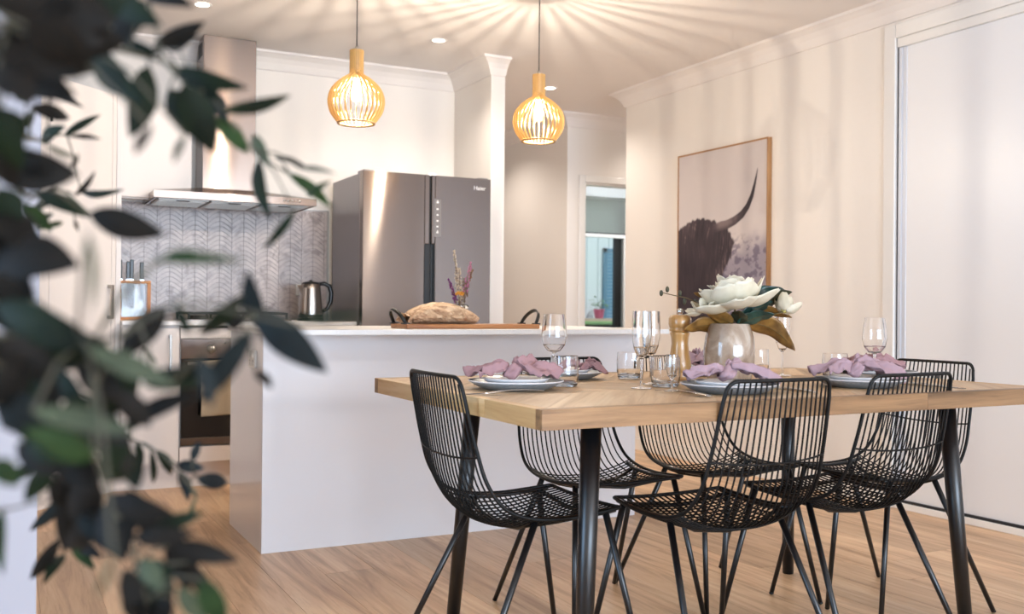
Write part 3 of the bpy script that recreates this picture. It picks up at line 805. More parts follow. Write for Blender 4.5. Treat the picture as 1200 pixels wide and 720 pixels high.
# chevron parquet inside the border
ix, iy = hx - .0305, hy - .0305
rows = 3; rw = 2 * iy / rows; bw = 0.118
def clipx(poly, lim, less):
    res = []
    for i in range(len(poly)):
        a, b = poly[i], poly[(i + 1) % len(poly)]
        ia = (a[0] <= lim) if less else (a[0] >= lim); ib = (b[0] <= lim) if less else (b[0] >= lim)
        if ia: res.append(a)
        if ia != ib:
            u = (lim - a[0]) / (b[0] - a[0]); res.append((lim, a[1] + (b[1] - a[1]) * u))
    return res
for r in range(rows):
    y0 = -iy + r * rw + .0004; y1 = y0 + rw - .0008; sl = rw * (1 if r % 2 == 0 else -1) * 0.8
    k = -8
    while True:
        x0 = -ix + k * bw; k += 1
        if x0 - abs(sl) > ix: break
        poly = [(x0 + .0004, y0), (x0 + bw - .0004, y0), (x0 + bw - .0004 + sl, y1), (x0 + .0004 + sl, y1)]
        poly = clipx(clipx(poly, -ix, False), ix, True)
        if len(poly) < 3: continue
        cx = sum(q[0] for q in poly) / len(poly); cy = sum(q[1] for q in poly) / len(poly)
        ang = math.atan2(y1 - y0, sl)
        rot = Matrix.Rotation(-ang, 2)
        loc = [rot @ Vector((q[0] - cx, q[1] - cy)) for q in poly]
        o = obj('parquet_block', MB().prism([(q.x, q.y) for q in loc], -.0075, 0.0), M['table'], top)
        o.location = (cx, cy, TZ - random.uniform(0, .0004)); o.rotation_euler = (0, 0, ang)
for sx in (-1, 1):
    for sy in (-1, 1):
        lx, ly = 1.951 - 1.9185, 2.44 - 2.4235
        a = Vector((lx + sx * .643, ly + sy * .345, TZ - .047)); b = Vector((lx + sx * .690, ly + sy * .387, 0.004))
        lg = obj('leg', MB().tube([b, a.lerp(b, .5), a], [.0205, .0235, .0265], 24), M['black'], tb)
        obj('mounting_plate', MB().box(a.x - .06, a.x + .06, a.y - .06, a.y + .06, TZ - .052, TZ - .046), M['black'], lg, .001)
        obj('foot_cap', MB().lathe([(0, 0), (.0195, 0), (.0205, .006), (.0, .006)], 20, (b.x, b.y, 0)), M['blackplastic'], lg)

# ================================================================== WIRE CHAIRS
def interp(tab, s):
    n = len(tab) - 1; q = min(max(s, 0), 1) * n; i = min(int(q), n - 1); t = q - i
    p0 = tab[max(i-1, 0)]; p1 = tab[i]; p2 = tab[i+1]; p3 = tab[min(i+2, n)]
    return tuple(0.5 * ((2*b) + (-a + c) * t + (2*a - 5*b + 4*c - d) * t*t + (-a + 3*b - 3*c + d) * t**3) for a, b, c, d in zip(p0, p1, p2, p3))
RIM = [(-.250, .815), (-.231, .725), (-.210, .635), (-.183, .550), (-.135, .487), (-.060, .458), (.040, .450), (.130, .455), (.205, .462)]
MID = [(-.260, .815), (-.246, .722), (-.230, .625), (-.208, .530), (-.160, .448), (-.075, .414), (.030, .416), (.125, .438), (.205, .456)]
WID = [(.167,), (.174,), (.181,), (.189,), (.197,), (.201,), (.199,), (.194,), (.186,)]
def surf(u, s):
    a = interp(RIM, s); b = interp(MID, s); w = interp(WID, s)[0]
    k = 1 - abs(u) ** 2.4
    x = a[0] + (b[0] - a[0]) * k; z = a[1] + (b[1] - a[1]) * k
    # rounded top corners
    return Vector((x, w * u, z))
def make_chair(label):
    t = thing('wire_chair', label, 'chair', (0, 0, 0), 0, 'black wire chairs around the dining table')
    # outline rod
    pts = []
    r = 0.030
    side = [surf(1, s / 40) for s in range(0, 41)]
    def topc(sg):
        w0 = .167; out = []
        for i in range(0, 7):
            a = PI / 2 * i / 6
            out.append(Vector((-.250 - .010 * (1 - ((w0 - r + r * math.sin(a)) / w0) ** 2.4) + (r - r * math.cos(a)) * .21, sg * (w0 - r + r * math.sin(a)), .815 - r + r * math.cos(a))))
        return out
    for sg in (1,):
        up = [q for q in side if q.z < .815 - r or q.x > -.1]
    L_ = [Vector((q.x, q.y, q.z)) for q in up]
    R_ = [Vector((q.x, -q.y, q.z)) for q in up]
    topm = [Vector((-.260 + .010 * abs(u) ** 2.4, .167 * u, .815)) for u in (-.7, -.4, 0, .4, .7)]
    loop = list(reversed(R_)) + list(reversed(topc(-1))) + topm + topc(1) + L_
    front = [surf(u, 1.0) for u in (.96, .8, .5, .2, -.2, -.5, -.8, -.96)]
    loop = loop + [Vector((q.x + .006, q.y, q.z)) for q in front]
    obj('frame', MB().tube(loop, 0.0052, 8, closed=True), M['wire'], t)
    NW = 19
    for i in range(NW):
        u = -1 + 2 * (i + 1) / (NW + 1)
        s0 = 0.0
        pts = [surf(u, s0 + (1 - s0) * j / 30) for j in range(31)]
        edge_u = max(0, abs(u) * .167 - (.167 - r))
        if edge_u > 0:
            drop = r - math.sqrt(max(0, r*r - edge_u*edge_u))
            pts = [q for q in pts if q.z < .815 - drop or q.x > -.1]
        obj('wire', MB().tube(pts, 0.0025, 5, caps=False), M['wire'], t)
    for s in [0.275] + [0.545 + 0.0205 * k for k in range(20)]:
        pts = [surf(-1 + 2 * j / 20, s) for j in range(21)]
        off = -.0035 if s < .35 else 0
        obj('cross_wire', MB().tube([q + Vector((off, 0, -.0034 if s > .35 else 0)) for q in pts], 0.0027 if s < .35 else 0.0022, 5, caps=False), M['wire'], t)
    for sy in (-1, 1):
        rt = Vector((-.040, sy * .178, .452)); rf = Vector((-.258, sy * .2395, .004))
        ft = Vector((.165, sy * .182, .452)); ff = Vector((.262, sy * .2395, .004))
        for a, b in ((rt, rf), (ft, ff)):
            lg = obj('leg', MB().tube([b, a], [.0078, .0092], 12), M['black'], t)
            obj('foot_cap', MB().ball((b.x, b.y, .0055), .0085, .0085, .0055, 10, 6), M['blackplastic'], lg)
        obj('side_rail', MB().tube([Vector((-.10, sy * .185, .462)), rt + Vector((0, 0, -.002)), (rt + ft) / 2 + Vector((0, 0, -.006)), ft, Vector((.195, sy * .182, .456))], .006, 8), M['black'], t)
    for x, z in ((-.055, .409), (.160, .437)):
        obj('seat_bar', MB().tube([Vector((x, .178, .450)), Vector((x, .11, z + .008)), Vector((x, 0, z - .004)), Vector((x, -.11, z + .008)), Vector((x, -.178, .450))], .0055, 8), M['black'], t)
    return t
ch0 = make_chair('black wire chair at the near left end of the table')
GRP = 'black wire chairs around the dining table'
ch0.location = (1.248, 2.372, 0); ch0.rotation_euler = (0, 0, 0)
ch0['label'] = 'black wire chair tucked in at the table end nearest the island corner'
dup(ch0, (1.705, 2.105, 0), PI / 2, 'black wire chair on the camera side, centre of the photo', GRP)
dup(ch0, (2.210, 2.150, 0), PI / 2 + .05, 'black wire chair on the camera side, beside the table leg far right', GRP)
dup(ch0, (1.727, 2.728, 0), -PI / 2, 'black wire chair on the island side, behind the wine glass', GRP)
dup(ch0, (2.2185, 2.738, 0), -PI / 2, 'black wire chair on the island side, behind the pepper mill', GRP)
dup(ch0, (2.650, 2.398, 0), PI, 'black wire chair at the table end facing the sliding door', GRP)

# ================================================================== TABLE SETTINGS
TT = TZ
plate_m = mat('grey_stoneware', '#a9adb2', 0.3)
setc(plate_m, ramp(plate_m, noise_tex(plate_m, coords(plate_m, scale=(1, 1, 1)), 120, 3), [(.3, '#888d94'), (.7, '#a0a4a9')]))
plate_w = mat('white_side_plate', '#ded9d8', 0.28)
napkin_m = mat('mauve_linen', '#b79ba3', 0.95)
bump(napkin_m, noise_tex(napkin_m, coords(napkin_m, scale=(300, 300, 300)), 1.0, 2), 0.25, 0.002)
setc(napkin_m, mixc(napkin_m, lin('#a08289'), lin('#b79ba3'), noise_tex(napkin_m, coords(napkin_m), 24, 3)))
napkin_d = mat('dusty_pink_linen', '#a47f81', 0.95)
def dinner_plate(x, y, label, r=.132):
    t = thing('dinner_plate', label, 'plate', (x, y, TT), 0, 'grey dinner plates')
    p = [(0, .001), (r * .62, .001), (r * .64, .0), (r * .66, .001), (r * .80, .008), (r * .99, .0215), (r, .023), (r * .985, .0245), (r * .80, .012), (r * .66, .0065), (0, .006)]
    obj('plate', MB().lathe(p, 48), plate_m, t)
    rim = MB().lathe([(r * .975, .0248), (r * .99, .0256), (r * 1.003, .0245), (r * .998, .0225)], 48)
    obj('pale_rim', rim, plate_w, t)
    return t
def side_plate(x, y, label, r=.092):
    t = thing('side_plate', label, 'plate', (x, y, TT + .0072), 0, 'white side plates')
    p = [(0, .0), (r * .62, .0), (r * .66, .001), (r * .9, .014), (r, .0225), (r * .99, .0245), (r * .9, .018), (r * .66, .005), (0, .004)]
    obj('plate', MB().lathe(p, 44), plate_w, t)
    return t
def fold_noise(x, y, k, s): return noise.noise((x * k + s, y * k - s * 1.7, s * .37))
def napkin(x, y, z, rz, label, seed, m, s1=1.0, s2=1.0, droop=0.0, h=1.0, scale=0.87):
    """knotted napkin: a wrapped knot with two pleated fans"""
    t = thing('linen_napkin', label, 'napkin', (x, y, z), rz, 'knotted linen napkins')
    t.scale = (scale, scale, scale)
    def fan(sgn, length, wide, drp, sd):
        def f(u, v):
            # v 0 at the knot .. 1 at the hem, u across
            w = (0.018 + wide * (1.0 + .25 * math.sin(sd * 2)) * v ** .8)
            a = (u - .5) * 2
            pl = (abs(math.sin(a * 3.6 + sd)) - .5) * (0.022 + .010 * v) + (abs(math.sin(a * 6.5 + 2 * sd + 2 * v)) - .5) * .010 * v + fold_noise(u * 2, v, 3.5, sd + 9) * .016 + (.5 - abs(fold_noise(u * 1.3 + v, v, 7, sd + 4))) * .014 * v
            pl += (.5 - abs(noise.noise((v * 4.2 + sd, a * 2.6, sd)))) * .020 * v ** .5 + noise.noise((v * 9, a * 6, sd + 2)) * .006
            px = sgn * (0.012 + length * v * (1 - .18 * a * a + .22 * math.sin(3.1 * a + sd))) + fold_noise(v, u, 3, sd) * .012 * v
            py = a * w * .5 + fold_noise(u, v, 2.5, sd + 3) * .014 * v
            pz = (0.026 * h * (1 - v) + .013) + pl * (1 - .35 * v) + fold_noise(u, v, 2, sd) * .012 + .018 * h * math.sin(PI * v) * (1 - a * a)
            pz -= drp * max(0, v - .45) ** 1.5
            return (px, py, max(pz, .0035 - (drp if v > .6 else 0)))
        return MB().grid(f, 34, 22)
    obj('fan', fan(1, .120 * s1, .105, droop, seed), m, t, solid=.0022)
    f2 = obj('fan', fan(1, .075 * s1, .06, 0, seed + 2), m, t, solid=.0022); f2.rotation_euler = (0, -.25, .75); f2.location = (.004, .006, .006)
    obj('fan', fan(-1, .115 * s2, .105, 0, seed + 5), m, t, solid=.0022)
    def knot(u, v):
        a = 2 * PI * u; x_ = (v - .5) * .052
        r = (.026 + .006 * math.sin(3 * a + seed) + .005 * math.sin(v * 9 + a * 2)) * math.sin(PI * (v * .84 + .08)) ** .5
        return (x_ + .006 * math.sin(a), r * math.cos(a) * 1.15, .024 * h + .006 + r * .85 * math.sin(a))
    obj('knot', MB().grid(knot, 26, 12), m, t, solid=.0015)
    return t
# settings: (x, y, who)
PA = (1.262, 2.415); PB = (1.752, 2.105); PC = (2.262, 2.125); PD = (1.595, 2.735); PE = (2.165, 2.755); PF = (2.628, 2.398)
dinner_plate(*PA, 'grey dinner plate at the left end of the table')
dinner_plate(*PB, 'grey dinner plate beside the pepper mill, camera side of table')
dinner_plate(*PC, 'grey dinner plate between the two camera side chairs')
dinner_plate(*PD, 'grey dinner plate behind the leftmost tumbler, island side')
dinner_plate(*PE, 'grey dinner plate hidden behind the pepper mill and vase')
dinner_plate(*PF, 'grey dinner plate at the table end by the sliding door')
side_plate(*PA, 'white side plate stacked at the left end of the table')
side_plate(*PB, 'white side plate stacked under the napkin before the vase')
side_plate(*PC, 'white side plate stacked between the two camera side chairs')
side_plate(*PD, 'white side plate stacked behind the leftmost tumbler')
side_plate(*PE, 'white side plate stacked behind the pepper mill')
side_plate(*PF, 'white side plate stacked at the sliding door end')
NZ = TT + .022
napkin(PA[0] - .005, PA[1] + .01, NZ, -.45, 'mauve knotted napkin at the left end of the table', 1.3, napkin_d, 1.05, 1.05)
napkin(PB[0] + .02, PB[1] + .035, NZ, -.42, 'lilac knotted napkin in front of the ceramic vase', 4.1, napkin_m, 1.15, 1.0, .03)
napkin(PC[0] + .01, PC[1] + .03, NZ, -.50, 'lilac napkin hanging over the plate beside the round wine tumbler', 7.7, napkin_m, 1.2, 1.05, .06)
napkin(PD[0] + .062, PD[1] - .040, NZ - .004, -.75, 'dusty pink napkin behind the leftmost tumbler', 2.6, napkin_d, .8, .95, .03, scale=.62)
napkin(PE[0] + .0, PE[1] + .0, NZ, .3, 'lilac napkin glimpsed between pepper mill and vase', 9.1, napkin_m, .9, .9)
napkin(PF[0] - .01, PF[1] + .02, NZ, -.45, 'dusty pink rolled napkin beside the right hand wine glass', 5.5, napkin_d, 1.0, 1.0, 0, .9)

def lathe_glass(name, label, loc, prof, parts, group):
    t = thing(name, label, 'glass', loc, 0, group)
    for pn, pf in parts: obj(pn, MB().lathe(crisp(pf), 40), M['glass'], t)
    return t
def wine(x, y, label, s=1.0):
    bowl = [(.004, .088), (.020, .094), (.034, .112), (.0395, .136), (.037, .168), (.0315, .206), (.0305, .206), (.036, .168), (.0385, .137), (.033, .114), (.019, .097), (0, .0935)]
    stem = [(.0045, .006), (.0036, .02), (.0036, .07), (.0045, .086), (.006, .09)]
    foot = [(0, .006), (.006, .006), (.012, .0035), (.034, .002), (.0345, 0.0005), (0, 0.0005)]
    sc = lambda p: [(r * s, z * s) for r, z in p]
    return lathe_glass('wine_glass', label, (x, y, TT), None, (('bowl', sc(bowl)), ('stem', sc(stem)), ('foot', sc(foot))), 'wine glasses')
def flute(x, y, label, s=1.0, wide=1.0):
    bowl = [(.004, .083), (.014, .092), (.023, .115), (.0275, .145), (.0275, .175), (.0255, .218), (.0247, .218), (.0266, .175), (.0266, .145), (.022, .117), (.012, .095), (0, .09)]
    bowl = [(r * wide, z) for r, z in bowl]
    stem = [(.0045, .006), (.0034, .02), (.0034, .07), (.0042, .083)]
    foot = [(0, .006), (.006, .006), (.012, .0035), (.029, .002), (.030, 0.0005), (0, 0.0005)]
    sc = lambda p: [(r * s, z * s) for r, z in p]
    return lathe_glass('champagne_flute', label, (x, y, TT), None, (('bowl', sc(bowl)), ('stem', sc(stem)), ('foot', sc(foot))), 'champagne flutes')
def tumbler(x, y, label, r=.041, h=.088):
    wall = [(r * .84, .0005), (r * .93, .006), (r * 1.0, .03), (r * 1.0, h * .7), (r * .95, h), (r * .92, h), (r * .96, h * .7), (r * .955, .03), (r * .85, .012), (0, .011)]
    base = [(0, .0005), (r * .84, .0005), (r * .90, .005), (r * .86, .010), (0, .0105)]
    return lathe_glass('tumbler', label, (x, y, TT), None, (('wall', wall), ('base', base)), 'glass tumblers')
wine(1.505, 2.63, 'wine glass at the island side left of the flutes')
wine(2.497, 2.288, 'wine glass near the sliding door beside the pink napkin', .985)
flute(1.600, 2.300, 'champagne flute standing in front of the other flute at left')
flute(1.720, 2.425, 'champagne flute partly hidden behind the left front flute')
flute(2.395, 2.600, 'champagne flute to the right of the ceramic vase', .99, .93)
tumbler(1.440, 2.455, 'tumbler standing beside the leftmost plate')
tumbler(1.800, 2.650, 'tumbler standing left of the champagne flutes, island side', .044, .085)
tumbler(1.708, 2.335, 'tumbler standing in front of the pepper mill', .043, .086)
tumbler(2.405, 2.735, 'tumbler standing right of the ceramic vase', .039, .086)
tumbler(2.485, 2.445, 'round tumbler standing before the pink napkin by the wine glass', .042, .082)
cg = lathe_glass('cordial_glass', 'small stemmed glass standing between tumbler and napkin', (1.628, 2.195, TT), None,
    (('bowl', [(.003, .030), (.012, .042), (.0165, .065), (.0165, .10), (.0158, .10), (.0157, .065), (.011, .044), (0, .036)]), ('stem', [(.004, .005), (.003, .015), (.003, .031)]), ('foot', [(0, .005), (.004, .005), (.022, .002), (.0225, .0005), (0, .0005)])), 'small glasses')

# pepper mill
pm = thing('pepper_mill', 'turned wooden pepper mill beside the ceramic vase', 'pepper mill', (1.928, 2.560, TT))
obj('mill_body', MB().lathe([(0, 0), (.034, 0), (.0365, .004), (.0365, .018), (.034, .022), (.0355, .026), (.0375, .034), (.036, .058), (.030, .088), (.0265, .115), (.028, .135), (.031, .146), (.031, .150), (.027, .153)], 32), M['beech'], pm)
obj('mill_head', MB().lathe([(.027, .153), (.033, .156), (.034, .160), (.031, .163), (.034, .168), (.0365, .178), (.036, .196), (.031, .205), (.02, .208), (0, .209)], 32), M['beech'], pm)
obj('finial', MB().lathe([(.008, .208), (.008, .212), (.010, .215), (.010, .224), (.006, .227), (0, .228)], 16), M['chrome'], pm)

# cutlery
def cutlery(name, label, x, y, rz, kind):
    t = thing(name, label, kind, (x, y, TT), rz, 'cutlery at the place settings')
    if kind == 'knife':
        obj('blade', MB().prism([(-.095, -.006), (0.0, -.008), (0.0, .008), (-.07, .009), (-.09, .004)], .001, .0035), M['chrome'], t, .0006)
        obj('handle', MB().box(0, .105, -.0075, .0075, .0008, .0075), M['chrome'], t, .003)
    else:
        def f(u, v):
            xx = -.095 + .2 * v; w = .004 + (.008 * max(0, 1 - abs(v - .16) / .18) ** .6) + .003 * max(0, v - .7)
            return (xx, (u - .5) * 2 * w, .003 + .006 * math.sin(PI * v) - .004 * max(0, 1 - abs(v - .16) / .18) * (1 - (2*u-1)**2) + .0012)
        obj('handle', MB().grid(f, 6, 28), M['chrome'], t, solid=.0018)
        if kind == 'fork':
            tn = MB()
            for q in range(4): tn.box(-.140, -.094, -.0095 + q * .0055, -.0072 + q * .0055, .0035, .0055)
            obj('tines', tn, M['chrome'], t)
    return t
cutlery('dinner_fork', 'steel fork at the left end under the grey plate', 1.18, 2.275, .15, 'fork')
cutlery('dinner_knife', 'steel knife at the left end beside the tumbler', 1.30, 2.575, .0, 'knife')
cutlery('table_spoon', 'steel spoon beside the small stemmed glass', 1.585, 2.085, PI / 2 + .12, 'spoon')
cutlery('dinner_fork', 'steel fork right of the plate before the vase', 1.925, 2.075, -PI / 2 + .1, 'fork')
cutlery('dinner_knife', 'steel knife right of the plate before the vase', 1.962, 2.12, -PI / 2, 'knife')
cutlery('dinner_knife', 'steel knife behind the chair back beside the table end', 2.47, 2.06, PI / 2 + .1, 'knife')
cutlery('dinner_fork', 'steel fork behind the chair back beside the table end', 2.44, 2.05, PI / 2, 'fork')

# ---- vase and magnolias
vs_ = thing('ceramic_vase', 'glossy beige marbled ceramic vase in the middle of the table', 'vase', (2.035, 2.447, TT))
vm = mat('marbled_glaze', '#b39c8a', 0.12, Coat_Weight=0.6)
setc(vm, ramp(vm, noise_tex(vm, coords(vm, scale=(9, 9, 5)), 1.1, 5, .55, 2.2), [(.32, '#8d7664'), (.5, '#a8937f'), (.66, '#c2b1a0')]))
def vase_out(inner):
    prof = [(.0, .002), (.060, .002), (.069, .008), (.075, .03), (.080, .07), (.080, .10), (.075, .14), (.066, .170), (.062, .180)]
    if inner: prof = [(max(0, r - .006), max(z, .008)) for r, z in prof]
    return prof
p_ = vase_out(False) + [(.061, .1815), (.057, .181)] + vase_out(True)[::-1]
vb = MB().lathe(p_, 48)
vb.v = [(x * (1 + .035 * noise.noise((x * 18, y * 18, z * 9))), y * (1 + .035 * noise.noise((x * 18 + 4, y * 18, z * 9))), z) for x, y, z in vb.v]
obj('vase_body', vb, vm, vs_)
BQ = 'magnolia arrangement in the ceramic vase'
vc = (2.035, 2.447)
pet_m = mat('magnolia_petal', '#f0ebdd', 0.55, Subsurface_Weight=0.0)
setc(pet_m, ramp(pet_m, noise_tex(pet_m, coords(pet_m), 14, 3), [(.35, '#cdc2a8'), (.65, '#e0d7c1')]))
core_m = mat('magnolia_core', '#b9a860', 0.8)
lf_b = mat('magnolia_leaf_brown', '#7a5526', 0.5); lf_g = mat('magnolia_leaf_green', '#1d3330', 0.3); lf_o = mat('olive_leaf_dull', '#3b3a26', 0.55)
for q, (a, b, c) in ((lf_b, ('#5f3f18', '#86602c', '#9a7338')), (lf_g, ('#14241f', '#1f3a34', '#2f5348'))):
    setc(q, ramp(q, noise_tex(q, coords(q), 30, 4), [(.3, a), (.5, b), (.7, c)]))
vein_m = mat('leaf_vein', '#5a4a26', 0.6)
def petal_mesh(L_, Wd, cup, seed):
    def f(u, v):
        a = (u - .5) * 2
        w = Wd * (math.sin(PI * (v ** .75 * .90 + .07)) ** .5) * .5
        y = a * w; x = L_ * v
        z = cup * L_ * v * v + .45 * w * a * a * (1 - .4 * v) - .12 * L_ * math.sin(PI * v)
        z += .004 * noise.noise((u * 3 + seed, v * 3, seed))
        if v > .8: z -= .25 * L_ * (v - .8) * (1 + .5 * math.sin(seed * 3))
        return (x, y, z)
    return MB().grid(f, 10, 12)
def flower(x, y, z, R, tilt, azi, label, layers):
    t = thing('magnolia_flower', label, 'flower', (x, y, z), 0, BQ)
    t.rotation_euler = (tilt * math.cos(azi), tilt * math.sin(azi), 0)
    k = 0
    for (n, L_, Wd, elev, cup) in layers:
        for i in range(n):
            k += 1
            o = obj('petal', petal_mesh(L_ * R, Wd * R, cup, k * 1.7 + x * 9), pet_m, t, solid=.0012)
            az = 2 * PI * i / n + k * .37
            o.rotation_euler = Matrix.Rotation(az, 3, 'Z').to_4x4().to_3x3().to_euler()
            o.matrix_local = Matrix.Rotation(az, 4, 'Z') @ Matrix.Translation((.012 * R / .1, 0, 0)) @ Matrix.Rotation(-elev + .12 * math.sin(k * 5), 4, 'Y')
    inv = t.rotation_euler.to_matrix().inverted()
    ph = azi * 1.7
    wp = [(x, y, z - .002), (vc[0] + (x - vc[0]) * .55, vc[1] + (y - vc[1]) * .55, TT + .20), (vc[0] + .030 * math.cos(ph), vc[1] + .030 * math.sin(ph), TT + .165), (vc[0] - .03 * math.cos(ph), vc[1] - .03 * math.sin(ph), TT + .012)]
    wp = [Vector(interp(wp, i / 12)) for i in range(13)]
    obj('stem', MB().tube([inv @ (q - Vector((x, y, z))) for q in wp], .003, 6), vein_m, t)
    obj('core', MB().lathe([(0, -.004), (.010, .0), (.013, .010), (.010, .022), (.004, .030), (0, .031)], 14), core_m, t)
    return t
big = [(7, 1.05, 1.0, -.02, .20), (6, .92, 1.0, .38, .32), (5, .74, .9, .78, .34), (3, .5, .7, 1.15, .25)]
flower(2.022, 2.400, 1.000, .118, -.22, .45, 'large open white magnolia at the front of the vase', big)
flower(2.105, 2.50, 1.035, .085, .25, 1.2, 'open white magnolia tucked behind the large one', big)
flower(2.165, 2.345, .985, .060, .7, 2.0, 'small white magnolia low on the right of the vase', [(5, .9, .7, .6, .3), (4, .8, .7, 1.0, .3)])
flower(1.955, 2.47, .985, .065, .5, 4.2, 'small white magnolia low on the left of the vase', [(6, 1.0, .7, .2, .2), (4, .7, .6, .9, .3)])
def big_leaf(name, label, base, tip, w, m, sag, roll):
    base, tip = Vector(base), Vector(tip); d = tip - base; L_ = d.length
    X = d.normalized(); Y = X.cross(Vector((0, 0, 1))).normalized(); Z = Y.cross(X)
    Y, Z = Y * math.cos(roll) + Z * math.sin(roll), Z * math.cos(roll) - Y * math.sin(roll)
    t = thing(name, label, 'leaf', base, 0, BQ)
    def f(u, v, up=0.0):
        a = (u - .5) * 2; ww = w * .5 * math.sin(PI * min(1, v ** .8 * .97 + .03)) ** .75 + .0012
        q = X * (L_ * v) + Y * (a * ww) + Z * (sag * L_ * math.sin(PI * v) - .18 * ww * (1 - abs(a)) + .05 * w * math.sin(v * 14) * a * a + up)
        return tuple(q)
    obj('blade', MB().grid(f, 8, 16), m, t, solid=.0008)
    obj('midrib', MB().tube([f(.5, i / 12, .0008) for i in range(13)], [.0016] * 10 + [.001, .0008, .0004], 5), vein_m, t)
    return t
vc = (2.035, 2.447)
def LP(dx, dy, z): return (vc[0] + dx, vc[1] + dy, z)
LB = [('brown magnolia leaf spreading left over the pepper mill', (-.02, .005, .94), (-.135, .055, .925), .060, lf_b, .12, -.9),
      ('brown magnolia leaf curling over the vase rim at left', (-.005, -.02, .945), (-.105, -.01, .990), .050, lf_b, .05, -.7),
      ('long brown magnolia leaf drooping right behind the flute', (.03, -.02, .95), (.165, -.115, .862), .075, lf_b, .28, .9),
      ('brown magnolia leaf arching high on the right of the vase', (.03, -.015, .955), (.165, -.10, .965), .055, lf_b, .20, .6),
      ('dark green glossy leaf under the right side of big magnolia', (.01, -.03, .95), (.110, -.075, 1.015), .060, lf_g, .1, .9),
      ('dark green glossy leaf at the centre front of the vase', (.0, -.035, .945), (.05, -.06, .985), .045, lf_g, .05, .4),
      ('dark green rounded leaf at the upper right of the bunch', (.05, -.045, .985), (.145, -.085, 1.055), .095, lf_g, .12, 1.1),
      ('brown leaf poking out upper left of the magnolia', (-.02, .01, 1.0), (-.110, .040, 1.040), .035, lf_b, .1, -.6),
      ('dull olive leaf at the right edge of the bunch', (.09, -.06, 1.02), (.165, -.10, 1.045), .045, lf_o, .1, .8),
      ('dark olive leaf under the front edge of the big magnolia', (.01, -.03, .945), (-.03, -.085, .985), .050, lf_o, .1, .3),
      ('dark green leaf between vase rim and right brown leaf', (.02, -.03, .945), (.085, -.11, .975), .055, lf_g, .12, .7),
      ('dark green glossy leaf at the back left of bunch', (-.02, .03, .95), (-.07, .09, 1.02), .055, lf_g, .1, -.4)]
for lab, a, b, w, m, sag, roll in LB:
    big_leaf('magnolia_leaf', lab, LP(*a), LP(*b), w, m, sag, roll)
bs = thing('bud_sprig', 'thin sprig with small buds reaching left of the magnolias', 'sprig', LP(-.01, .01, .945), 0, BQ)
pts = [(0, 0, 0), (-.05, .025, .05), (-.11, .045, .078), (-.155, .062, .088), (-.185, .075, .095)]
obj('stem', MB().tube(pts, .0016, 6), vein_m, bs)
for q, (bx, by, bz) in enumerate(((-.172, .070, .106), (-.190, .077, .094), (-.135, .054, .094), (-.12, .05, .068))):
    obj('bud', MB().ball((bx, by, bz), .006, .006, .010, 8, 6), lf_o, bs)

# ================================================================== FRAMED PRINT
pf = thing('framed_print', 'oak framed photo print of a shaggy long-horned cow', 'picture', (XR - .001, 4.902, 0.895))
PWD, PHT, PD_ = 0.872, 1.122, 0.032
hw = PWD / 2; tk = 0.010
obj('frame_side', MB().box(-PD_, 0, -hw, -hw + tk, 0, PHT), M['oak'], pf, .0015)
obj('frame_side', MB().box(-PD_, 0, hw - tk, hw, 0, PHT), M['oak'], pf, .0015)
oak_h = wood('oak_frame_rail', '#8a5a30', '#ab7a4a', '#c39464', 1, 0.45, 1.2)
obj('frame_rail', MB().box(-PD_, 0, -hw + tk, hw - tk, 0, tk), oak_h, pf, .0015)
obj('frame_rail', MB().box(-PD_, 0, -hw + tk, hw - tk, PHT - tk, PHT), oak_h, pf, .0015)
def lerp3(a, b, t): return tuple(x + (y - x) * t for x, y in zip(a, b))
def sm(a, b, x):
    t = min(1, max(0, (x - a) / (b - a))); return t * t * (3 - 2 * t)
def rgb(h): return tuple(int(h[i:i+2], 16) / 255 for i in (1, 3, 5))
HORN = [(.40, .50, .030), (.50, .487, .030), (.58, .480, .029), (.66, .462, .027), (.74, .430, .024), (.80, .385, .020), (.845, .325, .016), (.873, .26, .011), (.890, .21, .007), (.902, .165, .002)]
HAIR = [(-.02, .49), (.05, .463), (.134, .437), (.21, .424), (.28, .422), (.36, .432), (.43, .448), (.52, .485), (.58, .50)]
RIGHT = [(.42, .45), (.47, .55), (.52, .60), (.54, .625), (.60, .655), (.69, .62), (.78, .545), (.90, .52), (1.2, .54)]
def tab(t, x):
    if x <= t[0][0]: return t[0][1]
    for a, b in zip(t[:-1], t[1:]):
        if x <= b[0]: return a[1] + (b[1] - a[1]) * (x - a[0]) / (b[0] - a[0])
    return t[-1][1]
NU, NV = 150, 200
iw, ih = PWD - 2 * tk, PHT - 2 * tk
